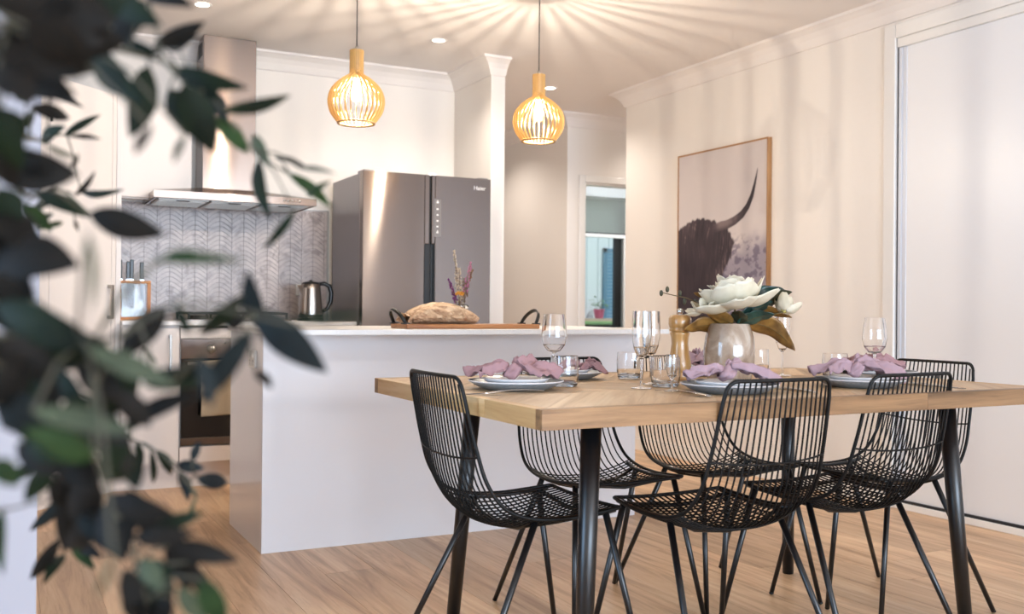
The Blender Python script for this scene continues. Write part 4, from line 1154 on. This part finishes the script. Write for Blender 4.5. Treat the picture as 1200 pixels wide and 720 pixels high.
def pic(u, d):
    """u 0..1 across, d metres below the top edge"""
    n1 = noise.fractal((u * 3, d * 4, 2.0), 1.0, 2.0, 4); n2 = noise.fractal((u * 14, d * 22, 5.0), .8, 2.0, 4)
    c = lerp3(rgb('#b9afb6'), rgb('#cfc5c3'), sm(.0, .30, .22 + .25 * u + d * .5 + n1 * .12))
    low = sm(.50, .68, d + .10 * n1 - .1 * (1 - u))
    c = lerp3(c, rgb('#8d8593'), low * .85)
    blot = sm(.02, .35, n2) * sm(.52, .66, d)
    c = lerp3(c, rgb('#5f566a'), blot * .7)
    # head and shaggy body
    jag = .012 * noise.noise((u * 60, d * 10, 1.0)) + .010 * noise.noise((u * 24, 3.0, d * 9))
    inside = min(d - tab(HAIR, u) + jag, (tab(RIGHT, d) + jag * 1.6 - u) * .86)
    m = sm(-.003, .008, inside)
    if m > 0:
        flow = u * 1.0 + .30 * (d - .42) * (u - .25) + .03 * noise.noise((u * 6, d * 6, 8.0))
        h1 = noise.noise((flow * 70, d * 7, 0)); h2 = noise.noise((flow * 150, d * 12, 4.0)); h3 = noise.noise((u * 5, d * 7, 9.0))
        k = .6 + .75 * h1 + .55 * h2
        top = 1 - sm(.0, .22, inside)
        hc = lerp3(rgb('#241b26'), rgb('#5c4d50'), min(1, max(0, k * (.35 + .45 * top) + .25 * h3)))
        hi = sm(.45, .75, h1 * .6 + h2 * .5 + .25 * top)
        hc = lerp3(hc, rgb('#a8928a'), hi * (.35 + .55 * top) * .75)
        c = lerp3(c, hc, m)
    # horn
    best = 9; bt = 0; br = .01
    for i in range(len(HORN) - 1):
        a, b = HORN[i], HORN[i + 1]
        ax, ay, bx, by = a[0] * iw, a[1], b[0] * iw, b[1]; px, py = u * iw, d
        L2 = (bx-ax)**2 + (by-ay)**2; t = max(0, min(1, ((px-ax)*(bx-ax) + (py-ay)*(by-ay)) / L2))
        q = math.hypot(px - ax - (bx-ax)*t, py - ay - (by-ay)*t); r = a[2] + (b[2] - a[2]) * t
        if q - r < best: best = q - r; bt = (i + t) / (len(HORN) - 1); br = r; sgn = (py - ay - (by-ay)*t)
    hm = 1 - sm(-.003, .002, best)
    if bt < .12: hm *= sm(0, .12, bt)
    if hm > 0:
        hc = lerp3(rgb('#7f6f70'), rgb('#2a2028'), sm(.15, .62, bt + .1 * noise.noise((u * 30, d * 30, 1))))
        hc = lerp3(hc, rgb('#191319'), .5 * sm(-.2, 1.0, sgn / (br + .001)))
        c = lerp3(c, hc, hm)
    return c
pm_ = mat('print_surface', '#ffffff', 0.55)
N, L, p = nodes(pm_); at_ = N.new('ShaderNodeVertexColor'); at_.layer_name = 'print'; L.new(at_.outputs[0], p.inputs['Base Color'])
pr = MB().grid(lambda u, v: (-PD_ + .004, (hw - tk) - u * iw, tk + v * ih), NU, NV, False)
pr_me = pr.mesh('printed_image'); pr_me.materials.append(pm_)
ca = pr_me.color_attributes.new('print', 'FLOAT_COLOR', 'POINT')
cols = []
def l1(c): return c / 12.92 if c <= .04045 else ((c + .055) / 1.055) ** 2.4
for j in range(NV + 1):
    for i in range(NU + 1):
        r_, g_, b_ = pic(i / NU, (1 - j / NV) * ih)
        cols += [l1(r_), l1(g_), l1(b_), 1.0]
ca.data.foreach_set('color', cols)
o = obj('printed_image', pr_me, None, pf)
obj('backing', MB().box(-PD_ + .006, -.002, -hw + tk, hw - tk, tk, PHT - tk), M['dark'], pf)

# ================================================================== PENDANTS AND DOWNLIGHTS
def pendant(label, x, y):
    z0 = 1.821; K = 1.04
    t = thing('pendant_lamp', label, 'pendant lamp', (x, y, z0), 0, 'ribbed wooden pendant lamps over the island')
    H = 0.325 * K
    prof = [(.031, H), (.031, H - .09), (.0335, H - .104), (.062, H - .123), (.094, H - .150), (.115, H - .180), (.1245, H - .215), (.123, H - .245), (.112, H - .278), (.082, .006)]
    prof = [(a * K, H + (b - H) * K) for a, b in prof[:-1]] + [(.082 * K, .006)]
    prof = [interp(prof, i / 30) for i in range(31)]
    NR = 30; depth = .0105; th = .0017
    rib = MB()
    vs = []
    for i, (r, z) in enumerate(prof):
        a = prof[max(i-1, 0)]; b = prof[min(i+1, len(prof)-1)]
        d = Vector((b[0]-a[0], b[1]-a[1])).normalized(); n = Vector((d.y, -d.x))
        if n.x > 0: n = -n
        q = (max(.012, r + n.x * depth), z + n.y * depth * .9)
        vs += [(r, -th, z), (r, th, z), (q[0], th, q[1]), (q[0], -th, q[1])]
    fs = []
    for i in range(len(prof) - 1):
        for k in range(4):
            k2 = (k + 1) % 4; fs.append((4*i + k, 4*i + k2, 4*i + 4 + k2, 4*i + 4 + k))
    n = len(prof) - 1
    fs += [(3, 2, 1, 0), (4*n, 4*n+1, 4*n+2, 4*n+3)]
    rib.add(vs, fs); me = rib.mesh('rib'); me.materials.append(M['rib'])
    for k in range(NR):
        o = bpy.data.objects.new('rib', me); C.objects.link(o); o.parent = t; o.rotation_euler = (0, 0, 2 * PI * k / NR)
    nk = MB()
    nk.lathe([(0, H + .001), (.030, H + .001), (.0303, H - .001), (.0303, H - .088), (.026, H - .096), (.0, H - .096)], 30)
    obj('neck', nk, M['neck'], t)
    rg = MB().lathe([(.083, .004), (.086, .002), (.087, .008), (.084, .010), (.074, .010), (.073, .004), (.083, .004)], 48)
    obj('bottom_ring', rg, M['neck'], t)
    obj('collar', MB().lathe([(0, H + .02), (.006, H + .02), (.008, H + .001), (0, H + .001)], 16), M['nickel'], t)
    obj('cord', MB().tube([(0, 0, H + .015), (0, 0, CEIL - z0 - .018)], .0028, 8), mat('grey_cord', '#4b4745', .6), t)
    obj('ceiling_rose', MB().lathe([(0, CEIL - z0), (.05, CEIL - z0), (.05, CEIL - z0 - .014), (.044, CEIL - z0 - .02), (0, CEIL - z0 - .02)], 24), M['plastic'], t)
    obj('lamp_holder', MB().lathe([(0, H - .096), (.019, H - .096), (.019, H - .128), (.016, H - .134), (0, H - .134)], 20), M['plastic'], t)
    bl = MB().lathe([(.013, H - .133), (.0145, H - .145), (.022, H - .165), (.029, H - .19), (.029, H - .207), (.022, H - .225), (.010, H - .233), (0, H - .235)], 24)
    obj('bulb', bl, M['bulb'], t)
    pt('pendant_light', (x, y, z0 + H - .195), 30, WARM, .004)
pendant('ribbed timber pendant lamp nearer the range hood', 1.425, 4.32)
pendant('ribbed timber pendant lamp nearer the hallway', 2.372, 4.32)
def downlight(label, x, y, power=46):
    t = thing('ceiling_downlight', label, 'downlight', (x, y, CEIL), 0, 'recessed ceiling downlights')
    obj('ring', MB().lathe([(.036, -.004), (.046, -.004), (.05, -.001), (.05, -.0002)], 28), M['plastic'], t)
    obj('lens', MB().lathe([(0, -.003), (.037, -.003)], 28), M['downlight'], t)
    spot('downlight_beam', (x, y, CEIL - .012), power, WARM2, 140)
downlight('lit recessed downlight between the two pendant lamps', 2.27, 5.365)
downlight('lit recessed downlight over the hall, beside the second pendant', 3.456, 6.124)
downlight('lit recessed downlight left of the range hood chimney', 0.917, 5.337, 7)
downlight('added unseen downlight over the aisle, brightening the pantry', 0.55, 4.10, 14)  # unseen lamp added to brighten the pantry and the floor beside it
downlight('added downlight over the dining table, out of frame', 3.10, 2.0, 8)  # out-of-view lamp added to the room lighting
downlight('added unseen downlight above the dining table near the wall', 3.10, 3.9, 9)  # another unseen lamp, added to the room lighting
downlight('added unseen downlight over the near side of the island', 0.8, 2.75, 8)  # invented lamp, placed to shade the island front under its overhang
downlight('added unseen downlight above the middle of the table', 2.1, 2.5, 7)  # second invented lamp, for steeper light on the island front
downlight('added unseen downlight deep in the hall', 3.43, 7.6, 44)  # unseen lamp added to lift the dark hall
downlight('added unseen downlight outside the bedroom doorway', 4.9, 6.42, 30)  # hidden lamp, likewise added to brighten the hall

# ================================================================== BEDROOM BLIND, OUTDOORS
cl_ = thing('added_ceiling_light', 'added ceiling light brightening the far bedroom, out of sight', 'ceiling light', (5.9, 8.0, CEIL))
obj('diffuser', MB().lathe([(.15, 0), (.15, -.03), (.12, -.05), (0, -.055)], 28), M['plastic'], cl_)
pt('bedroom_fill_light', (5.9, 8.0, CEIL - .25), 50, (.86, .94, 1.0), .12)  # fill for the dark bedroom; this lamp and its diffuser are added
rb = thing('roller_blind', 'grey roller blind half lowered over the far bedroom window', 'blind', (5.58, 9.27, 1.80))
fab = mat('blind_fabric', '#a9ada9', .9)
fn_, fL_, fp_ = nodes(fab); tl = fn_.new('ShaderNodeBsdfTranslucent'); tl.inputs[0].default_value = lin('#cfd2cc')
mx_ = fn_.new('ShaderNodeMixShader'); mx_.inputs[0].default_value = .55
fL_.new(fp_.outputs[0], mx_.inputs[1]); fL_.new(tl.outputs[0], mx_.inputs[2]); fL_.new(mx_.outputs[0], fn_['Material Output'].inputs[0])
obj('fabric', MB().grid(lambda u, v: (-.66 + 1.305 * u, 0.0, .045 + .375 * v), 8, 4), fab, rb)
obj('bottom_rail', MB().box(-.66, .645, -.008, .012, .0, .04), M['plastic'], rb, .004)
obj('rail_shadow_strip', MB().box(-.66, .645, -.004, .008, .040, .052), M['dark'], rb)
obj('roller_tube', MB().tube([(-.67, .006, .43), (.655, .006, .43)], .022, 14), fab, rb)
grass_m = mat('lawn', '#6f9a4c', .95)
setc(grass_m, ramp(grass_m, noise_tex(grass_m, coords(grass_m), 30, 4), [(.3, '#4f7a3a'), (.7, '#8fb868')]))
struct('ground_outside', MB().box(3, 16, 9.75, 20, .60, .835), grass_m)
struct('path_outside', MB().box(3, 16, 12.35, 13.0, .80, .872), mat('paving', '#c3a99a', .9))
oh = thing('neighbour_house', 'white clad house wall with blue shuttered window outside', 'house', (8.0, 13.0, .80))
clad = mat('white_cladding', '#dfe8ee', .6)
cl = []
for q in range(34):
    obj('cladding_board', MB().box(-3.4 + q * .2, -3.4 + q * .2 + .192, -.02, .0, 0, 3.6), clad, oh, .004)
obj('wall', MB().box(-3.4, 3.4, .0, .15, 0, 3.6), mat('cladding_joint', '#aeb9c2', .8), oh)
sh = obj('window_frame', MB().box(.28, .34, -.06, -.02, .0, 1.16).box(1.54, 1.60, -.06, -.02, .0, 1.16).box(.28, 1.60, -.06, -.02, 1.10, 1.16), mat('blue_frame', '#4f7f9c', .5), oh)
for q in range(20):
    obj('shutter_slat', MB().box(.34, 1.54, -.05, -.022, .02 + q * .054, .068 + q * .054), mat('blue_slat', '#5f93b4', .5) if q == 0 else bpy.data.materials['blue_slat'], sh)
pp = thing('flower_pot', 'pink pot with a bushy green plant outside bedroom window', 'potted plant', (8.06, 12.72, .872))
obj('pot', MB().lathe([(0, 0), (.055, 0), (.065, .015), (.085, .13), (.088, .145), (.078, .145), (.06, .02), (0, .02)], 24), mat('pink_glaze', '#d0507f', .4), pp)
rng = random.Random(8); lfm = mat('pot_leaf', '#5b8a55', .7); stg = MB()
for q in range(90):
    a = rng.uniform(0, 2*PI); e = rng.uniform(-.1, 1.3); r = rng.uniform(.06, .22)
    c_ = Vector((r*math.cos(a)*math.cos(e), r*math.sin(a)*math.cos(e), .15 + r*math.sin(e)*.8)); d = Vector((math.cos(a), math.sin(a), rng.uniform(-.4, .6))).normalized() * .07; s_ = d.cross(Vector((0, 0, 1))).normalized() * .018
    stg.add([c_ - d * .2, c_ + d * .4 + s_, c_ + d, c_ + d * .4 - s_], [(0, 1, 2, 3)])
obj('foliage', stg, lfm, pp, kind='stuff')

# ================================================================== FOREGROUND PLANT
fp = thing('potted_plant', 'tall leafy plant with dark narrow leaves, close to camera at left', 'plant', (-.14, .50, 0))
obj('pot', MB().lathe([(0, 0), (.12, 0), (.13, .01), (.155, .30), (.16, .32), (.148, .32), (.14, .28), (0, .28)], 32), mat('grey_planter', '#8c8a88', .6), fp)
bark = mat('plant_bark', '#3b3128', .85); twig = mat('plant_twig', '#4c4a3c', .7)
obj('soil', MB().lathe([(0, .285), (.145, .285)], 24), mat('soil', '#2c221b', 1.0), fp)
obj('trunk', MB().tube([(0, 0, .27), (.006, .005, .55), (-.006, 0, .80), (.004, .006, 1.0), (.02, .02, 1.14)], [.014, .012, .010, .008, .005], 10), bark, fp)
leaf_cols = []
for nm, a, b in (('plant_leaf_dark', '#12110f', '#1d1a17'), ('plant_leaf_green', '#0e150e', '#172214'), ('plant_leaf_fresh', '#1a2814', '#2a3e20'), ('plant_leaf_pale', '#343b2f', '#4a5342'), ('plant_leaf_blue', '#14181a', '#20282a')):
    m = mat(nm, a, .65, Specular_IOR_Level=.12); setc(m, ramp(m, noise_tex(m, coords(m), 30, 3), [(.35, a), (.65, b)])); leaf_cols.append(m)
LEAVES = [
 (-0.0,0.614,1.142,0.05,0.597,1.127,0.0245,0.29,0),
 (-0.007,0.611,1.127,0.039,0.609,1.11,0.0224,0.53,0),
 (0.014,0.613,1.155,0.058,0.609,1.143,0.0228,0.51,0),
 (-0.008,0.651,1.12,0.024,0.6,1.098,0.0228,-0.04,0),
 (-0.002,0.68,1.116,0.023,0.704,1.146,0.0156,0.18,1),
 (0.025,0.646,1.132,0.05,0.665,1.126,0.0197,-0.46,0),
 (0.006,0.583,1.146,0.034,0.566,1.137,0.0201,-0.3,0),
 (0.043,0.65,1.156,0.067,0.642,1.171,0.0174,0.09,1),
 (0.055,0.758,1.16,0.083,0.7,1.117,0.0197,-0.34,1),
 (0.09,0.728,1.148,0.076,0.715,1.095,0.0197,0.5,1),
 (0.072,0.572,1.079,0.066,0.595,1.067,0.0053,-0.41,0),
 (0.085,0.707,1.186,0.063,0.746,1.167,0.0211,-0.43,0),
 (0.1,0.786,1.177,0.136,0.779,1.199,0.0131,-0.45,0),
 (0.092,0.763,1.207,0.116,0.704,1.187,0.0122,0.45,0),
 (0.074,0.763,1.172,0.098,0.723,1.157,0.0108,-0.34,1),
 (0.022,0.971,1.155,0.055,1.013,1.157,0.0139,0.45,0),
 (0.043,1.117,1.197,0.071,1.074,1.179,0.0068,0.55,0),
 (0.06,1.204,1.171,0.096,1.191,1.195,0.0085,0.21,1),
 (0.034,1.127,1.15,0.055,1.077,1.16,0.0126,0.53,1),
 (0.058,1.082,1.151,0.089,1.092,1.152,0.0048,0.56,0),
 (0.028,0.864,1.109,0.055,0.893,1.103,0.0039,-0.24,3),
 (0.056,0.992,1.108,0.06,0.973,1.119,0.0044,-0.4,0),
 (0.011,1.028,1.146,0.024,0.978,1.156,0.0105,-0.52,2),
 (0.016,0.902,1.147,0.009,0.884,1.157,0.0108,0.12,2),
 (0.118,0.842,1.191,0.132,0.783,1.189,0.0113,0.21,0),
 (0.109,0.761,1.155,0.157,0.721,1.139,0.0139,-0.23,1),
 (0.111,0.715,1.136,0.135,0.733,1.092,0.0244,-0.02,1),
 (0.108,0.763,1.141,0.128,0.735,1.099,0.0209,-0.02,1),
 (0.097,0.616,1.083,0.093,0.635,1.069,0.0041,-0.53,3),
 (0.143,0.746,1.126,0.199,0.765,1.147,0.0102,-0.57,1),
 (0.147,0.788,1.128,0.175,0.8,1.104,0.0136,0.41,2),
 (0.139,0.796,1.147,0.147,0.743,1.118,0.016,0.35,4),
 (0.127,0.773,1.153,0.145,0.751,1.132,0.0115,0.09,1),
 (0.2,0.881,1.111,0.199,0.826,1.054,0.0123,-0.54,1),
 (0.223,0.917,1.121,0.245,0.866,1.103,0.0052,0.55,0),
 (0.218,0.804,1.096,0.235,0.762,1.088,0.0039,0.31,3),
 (0.225,0.87,1.1,0.273,0.898,1.075,0.0105,0.53,2),
 (0.185,0.835,1.126,0.195,0.813,1.096,0.0111,-0.17,3),
 (0.21,0.791,1.059,0.188,0.804,1.028,0.007,0.33,1),
 (0.239,0.855,1.079,0.245,0.807,1.088,0.0066,0.3,2),
 (-0.004,0.665,1.061,0.042,0.665,1.062,0.0255,0.43,0),
 (-0.005,0.673,1.044,0.012,0.628,1.009,0.0258,0.53,0),
 (-0.006,0.695,1.062,0.021,0.648,1.066,0.0232,-0.19,0),
 (-0.006,0.651,1.024,0.013,0.65,0.987,0.0236,0.5,0),
 (0.027,0.951,1.078,0.066,0.913,1.056,0.0148,0.51,1),
 (0.051,0.714,1.042,0.097,0.695,1.029,0.0198,-0.23,0),
 (0.066,1.104,1.094,0.082,1.07,1.116,0.0058,-0.39,0),
 (0.079,1.228,1.111,0.117,1.146,1.108,0.0085,-0.42,1),
 (0.019,1.047,1.076,0.043,1.059,1.053,0.0129,0.6,2),
 (0.023,1.079,1.06,0.04,1.027,1.022,0.011,-0.54,1),
 (0.031,1.076,1.056,0.056,1.129,1.068,0.0058,0.04,2),
 (0.028,1.117,1.081,0.046,1.095,1.087,0.0058,-0.32,1),
 (0.031,1.103,1.066,0.046,1.108,1.075,0.0058,0.39,1),
 (0.065,1.094,1.068,0.068,1.087,1.056,0.0039,-0.09,0),
 (-0.005,0.649,1.01,0.038,0.594,1.002,0.0271,0.5,0),
 (0.001,0.647,0.999,0.017,0.604,0.984,0.0163,-0.01,0),
 (-0.005,0.664,0.987,0.025,0.676,0.967,0.0163,-0.44,2),
 (0.032,0.449,1.01,0.034,0.462,0.979,0.0033,0.54,3),
 (0.071,0.544,1.005,0.115,0.53,1.005,0.006,0.35,2),
 (0.079,0.558,1.008,0.089,0.525,1.01,0.0045,-0.08,2),
 (0.156,0.678,0.965,0.143,0.653,1.005,0.0141,0.41,4),
 (0.147,0.653,0.978,0.186,0.616,0.939,0.0223,-0.06,4),
 (0.13,0.61,0.988,0.113,0.661,0.962,0.0108,0.42,1),
 (0.123,0.549,0.968,0.103,0.595,0.925,0.0135,-0.06,4),
 (0.124,0.634,0.97,0.137,0.627,0.974,0.012,0.28,0),
 (0.092,0.651,0.98,0.065,0.664,0.948,0.018,-0.25,0),
 (0.102,0.627,0.964,0.092,0.624,0.982,0.007,-0.42,1),
 (0.143,0.629,0.941,0.15,0.615,0.93,0.0066,0.59,0),
 (0.115,0.433,0.974,0.152,0.442,0.977,0.0039,0.15,1),
 (0.115,0.954,0.943,0.126,0.948,0.93,0.0035,-0.19,2),
 (-0.003,0.601,0.98,0.048,0.546,0.959,0.0201,-0.27,1),
 (-0.005,0.6,0.963,0.025,0.605,0.942,0.0209,0.44,0),
 (0.057,0.629,0.953,0.021,0.637,0.945,0.0112,0.34,4),
 (0.039,0.534,0.959,0.08,0.531,0.939,0.0116,0.23,3),
 (0.069,0.633,0.945,0.055,0.654,0.91,0.0209,0.31,1),
 (0.029,0.95,0.889,0.04,0.928,0.928,0.0115,0.25,2),
 (0.054,0.999,0.907,0.059,0.969,0.898,0.0061,-0.02,1),
 (0.014,0.524,0.93,0.059,0.519,0.918,0.0111,0.23,3),
 (0.068,0.649,0.908,0.108,0.611,0.929,0.0116,0.53,0),
 (-0.006,0.617,0.958,0.016,0.617,0.915,0.0319,0.1,4),
 (0.042,0.535,0.905,0.01,0.52,0.922,0.0139,0.06,2),
 (0.082,0.758,0.894,0.091,0.73,0.91,0.0108,0.21,1),
 (0.099,0.569,0.953,0.104,0.564,0.925,0.0096,0.38,4),
 (0.078,0.629,0.933,0.111,0.624,0.934,0.0081,0.36,1),
 (0.008,0.632,0.941,0.03,0.61,0.922,0.0217,0.17,0),
 (0.004,0.62,0.927,0.026,0.626,0.901,0.0195,0.39,1),
 (0.124,1.072,0.842,0.127,1.05,0.82,0.0068,0.41,1),
 (0.133,1.033,0.838,0.141,1.078,0.798,0.0068,0.23,1),
 (0.136,1.024,0.839,0.159,1.076,0.806,0.0106,0.55,1),
 (0.159,1.043,0.821,0.184,1.033,0.817,0.0126,0.04,4),
 (0.166,1.063,0.81,0.166,1.018,0.788,0.0116,0.4,4),
 (0.173,1.007,0.812,0.21,1.048,0.798,0.0155,-0.03,4),
 (0.171,1.025,0.826,0.181,1.045,0.844,0.0087,0.26,4),
 (0.168,1.024,0.804,0.18,1.049,0.786,0.0029,-0.39,3),
 (0.157,0.915,0.813,0.154,0.952,0.781,0.0035,0.1,3),
 (0.058,0.773,0.869,0.042,0.798,0.799,0.0279,-0.1,0),
 (0.058,1.032,0.801,0.026,1.065,0.762,0.012,0.33,4),
 (0.05,1.036,0.757,0.027,1.065,0.715,0.0129,0.26,0),
 (0.057,1.071,0.735,0.037,1.021,0.72,0.011,-0.41,1),
 (0.062,1.042,0.749,0.082,1.024,0.728,0.0101,0.18,2),
 (0.067,1.053,0.746,0.087,1.007,0.743,0.011,0.22,0),
 (0.032,0.766,0.842,0.054,0.767,0.858,0.023,-0.55,0),
 (0.026,0.889,0.851,0.006,0.896,0.839,0.0093,-0.33,1),
 (0.001,0.694,0.853,0.002,0.657,0.821,0.0075,-0.44,2),
 (0.06,0.675,0.858,0.098,0.64,0.851,0.0162,-0.38,0),
 (0.066,0.7,0.857,0.071,0.671,0.818,0.026,-0.56,0),
 (0.076,0.661,0.834,0.109,0.641,0.839,0.012,-0.14,0),
 (0.097,0.666,0.827,0.139,0.654,0.815,0.0136,0.11,0),
 (0.103,0.679,0.83,0.107,0.654,0.799,0.0198,0.48,0),
 (0.071,0.659,0.873,0.053,0.628,0.9,0.0232,-0.11,1),
 (0.078,0.645,0.825,0.088,0.622,0.81,0.0128,-0.11,3),
 (0.083,0.672,0.799,0.081,0.641,0.784,0.0144,0.4,0),
 (0.089,0.658,0.821,0.094,0.645,0.786,0.0156,-0.56,1),
 (0.106,0.594,0.822,0.119,0.596,0.79,0.0146,-0.49,2),
 (0.097,0.624,0.81,0.112,0.62,0.788,0.0116,-0.19,3),
 (0.043,0.449,0.875,0.036,0.457,0.855,0.0028,0.55,3),
 (0.075,0.691,0.796,0.083,0.715,0.766,0.0115,-0.1,0),
 (0.031,0.647,0.909,0.049,0.663,0.882,0.0221,0.17,1),
 (0.013,0.629,0.911,0.036,0.607,0.893,0.0206,-0.43,1),
 (0.055,0.643,0.908,0.07,0.644,0.878,0.0197,0.08,0),
 (-0.0,0.548,0.95,0.012,0.572,0.931,0.0242,0.56,0),
 (-0.006,0.562,1.13,0.021,0.555,1.139,0.0213,-0.18,0),
 (0.009,0.544,1.119,0.041,0.554,1.106,0.0223,-0.6,0),
 (-0.004,0.624,1.123,0.014,0.586,1.087,0.024,0.08,0),
 (0.024,0.635,1.139,0.065,0.623,1.137,0.0225,-0.43,0),
 (0.039,0.649,1.16,0.057,0.651,1.137,0.0197,0.47,1),
 (0.007,0.676,1.123,0.039,0.65,1.107,0.0197,-0.08,0),
 (0.062,0.699,1.186,0.089,0.662,1.16,0.0173,-0.25,1),
 (-0.005,0.615,1.088,0.011,0.642,1.077,0.0184,-0.14,1),
 (-0.006,0.616,1.078,0.007,0.644,1.052,0.0217,0.5,0),
 (-0.002,0.65,1.049,0.009,0.652,1.027,0.0191,-0.29,1),
 (-0.004,0.603,0.998,0.01,0.632,0.962,0.0234,-0.0,0),
 (0.025,0.609,0.97,0.008,0.612,0.956,0.016,-0.22,0),
 (0.016,0.604,0.963,0.044,0.626,0.948,0.0152,-0.01,1),
 (-0.004,0.595,0.943,0.018,0.569,0.933,0.0201,-0.03,1),
 (-0.0,0.622,0.913,0.017,0.586,0.93,0.0178,0.15,0),
 (0.026,0.619,0.909,0.056,0.6,0.903,0.0184,-0.25,0),
 (0.045,0.641,0.924,0.066,0.653,0.888,0.0197,0.39,0),
 (0.034,0.701,0.892,0.051,0.652,0.866,0.0216,0.04,0),
 (0.07,0.695,0.89,0.078,0.671,0.863,0.0173,0.52,1),
 (0.057,0.724,0.864,0.048,0.754,0.825,0.0237,-0.31,0),
 (0.027,0.671,0.938,0.045,0.643,0.924,0.0151,-0.41,1),
 (0.074,0.683,0.847,0.058,0.735,0.816,0.0153,-0.25,0),
 (0.088,0.671,0.837,0.119,0.664,0.847,0.0099,-0.03,1),
 (0.069,0.657,0.816,0.085,0.661,0.778,0.0168,0.12,0),
 (0.095,0.64,0.801,0.086,0.665,0.774,0.0168,-0.46,0),
 (-0.001,0.577,0.962,0.028,0.58,0.941,0.0201,-0.24,0),
 (-0.003,0.564,0.932,0.023,0.552,0.919,0.0194,-0.2,4),
 (0.009,0.657,0.898,0.035,0.627,0.881,0.0168,0.04,0),
 (0.038,0.612,0.946,0.064,0.596,0.927,0.0163,-0.17,0),
 (0.065,0.61,0.941,0.049,0.637,0.919,0.0168,0.11,1),
 (0.085,0.651,0.938,0.114,0.598,0.945,0.0093,-0.3,1),
 (0.029,0.685,0.883,0.014,0.689,0.857,0.0132,0.5,1),
 (0.061,0.716,0.842,0.043,0.762,0.808,0.0171,0.05,0),
 (0.052,0.738,0.839,0.064,0.689,0.82,0.0179,0.33,4),
 (0.074,0.686,0.861,0.093,0.67,0.826,0.0149,0.09,0),
 (-0.003,0.558,0.903,0.009,0.565,0.888,0.0116,0.16,2),
 (0.046,0.596,0.93,0.029,0.604,0.913,0.016,0.49,1),
 (0.04,0.603,0.963,0.062,0.583,0.942,0.0117,-0.13,0),
 (-0.005,0.608,1.091,0.009,0.627,1.057,0.0181,-0.36,1),
 (0.005,0.681,1.077,0.026,0.654,1.057,0.0151,0.4,0),
 (0.108,0.661,0.816,0.117,0.62,0.793,0.0108,0.4,0),
 (0.061,0.614,0.931,0.079,0.62,0.909,0.0146,-0.08,0)]
STEMS = [
 [(-0.025,0.575,1.126),(0.006,0.615,1.134),(0.039,0.655,1.141),(0.076,0.726,1.156),(0.111,0.753,1.155),(0.144,0.769,1.133),(0.188,0.825,1.107),(0.234,0.892,1.101),(0.242,0.865,1.082)],
 [(-0.027,0.633,1.065),(-0.004,0.7,1.065),(0.024,1.0,1.079),(0.051,1.099,1.099),(0.074,1.031,1.07)],
 [(-0.004,0.677,1.088),(0.026,1.055,1.14),(0.06,1.206,1.172),(0.076,1.142,1.159)],
 [(-0.024,0.575,0.962),(0.012,0.602,0.963),(0.039,0.565,0.958),(0.066,0.619,0.945),(0.086,0.586,0.936)],
 [(-0.016,0.594,0.939),(0.017,0.611,0.922),(0.052,0.671,0.902),(0.115,1.01,0.852),(0.157,1.045,0.823),(0.175,1.036,0.812),(0.184,1.031,0.805)],
 [(-0.012,0.592,0.93),(0.017,0.622,0.912),(0.046,0.765,0.859),(0.056,0.929,0.804),(0.058,1.041,0.75)],
 [(-0.009,0.612,0.933),(0.041,0.654,0.905),(0.062,0.678,0.86),(0.074,0.683,0.828),(0.081,0.657,0.803),(0.087,0.654,0.777)],
 [(-0.024,0.575,0.984),(0.008,0.626,0.987),(0.053,0.626,0.96),(0.094,0.649,0.981),(0.124,0.634,0.971),(0.146,0.645,0.974)],
 [(-0.017,0.64,0.863),(0.001,0.675,0.856),(0.023,0.777,0.841)]]

BASE = Vector((-.14, .50, 0))
stems = []
for q in STEMS:
    p0 = Vector(q[0]); tz = max(.80, p0.z - .12)
    pts = [Vector((-.138, .505, tz)), p0 + Vector((-.04, -.02, -.03))] + [Vector(a) for a in q]
    # smooth
    sp_ = [Vector(interp([tuple(a) for a in pts], i / 28)) for i in range(29)]
    r_ = [max(.0008, .0032 * (1 - i / 30)) for i in range(29)]
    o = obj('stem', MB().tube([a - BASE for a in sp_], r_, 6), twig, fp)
    stems.append((o, sp_))
def leaf_mesh(b, t, w, roll):
    d = t - b; L_ = d.length; X = d.normalized()
    view = (b - Vector((0, 0, .98))).normalized()
    Z0 = (view - X * view.dot(X)).normalized(); Y = X.cross(Z0).normalized()
    Yr = Y * math.cos(roll) + Z0 * math.sin(roll); Zr = Z0 * math.cos(roll) - Y * math.sin(roll)
    ww = w / max(.6, math.cos(roll))
    def f(u, v):
        a = (u - .5) * 2
        k = ww * .5 * (math.sin(PI * min(1, .02 + .98 * v ** .85)) ** .85) + .0002
        return tuple(b - BASE + X * (L_ * v) + Yr * (a * k) + Zr * (-.10 * L_ * math.sin(PI * v) + .22 * k * abs(a)))
    return MB().grid(f, 4, 9)
for (bx, by, bz, tx, ty, tz, w, roll, ci) in LEAVES:
    b = Vector((bx, by, bz)); t_ = Vector((tx, ty, tz))
    best = min(stems, key=lambda s: min((q - b).length for q in s[1]))
    near = min(best[1], key=lambda q: (q - b).length)
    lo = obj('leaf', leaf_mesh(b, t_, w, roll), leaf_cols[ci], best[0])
    if (near - b).length > .004:
        mid = (near + b) / 2 + Vector((0, 0, .12 * (near - b).length))
        pts = [near, mid, b]
        me = MB().tube([q - BASE for q in pts], [.0011, .0009, .0008], 5).mesh('twig'); me.materials.append(twig)
        tw_ = bpy.data.objects.new('twig', me); C.objects.link(tw_); tw_.parent = best[0]
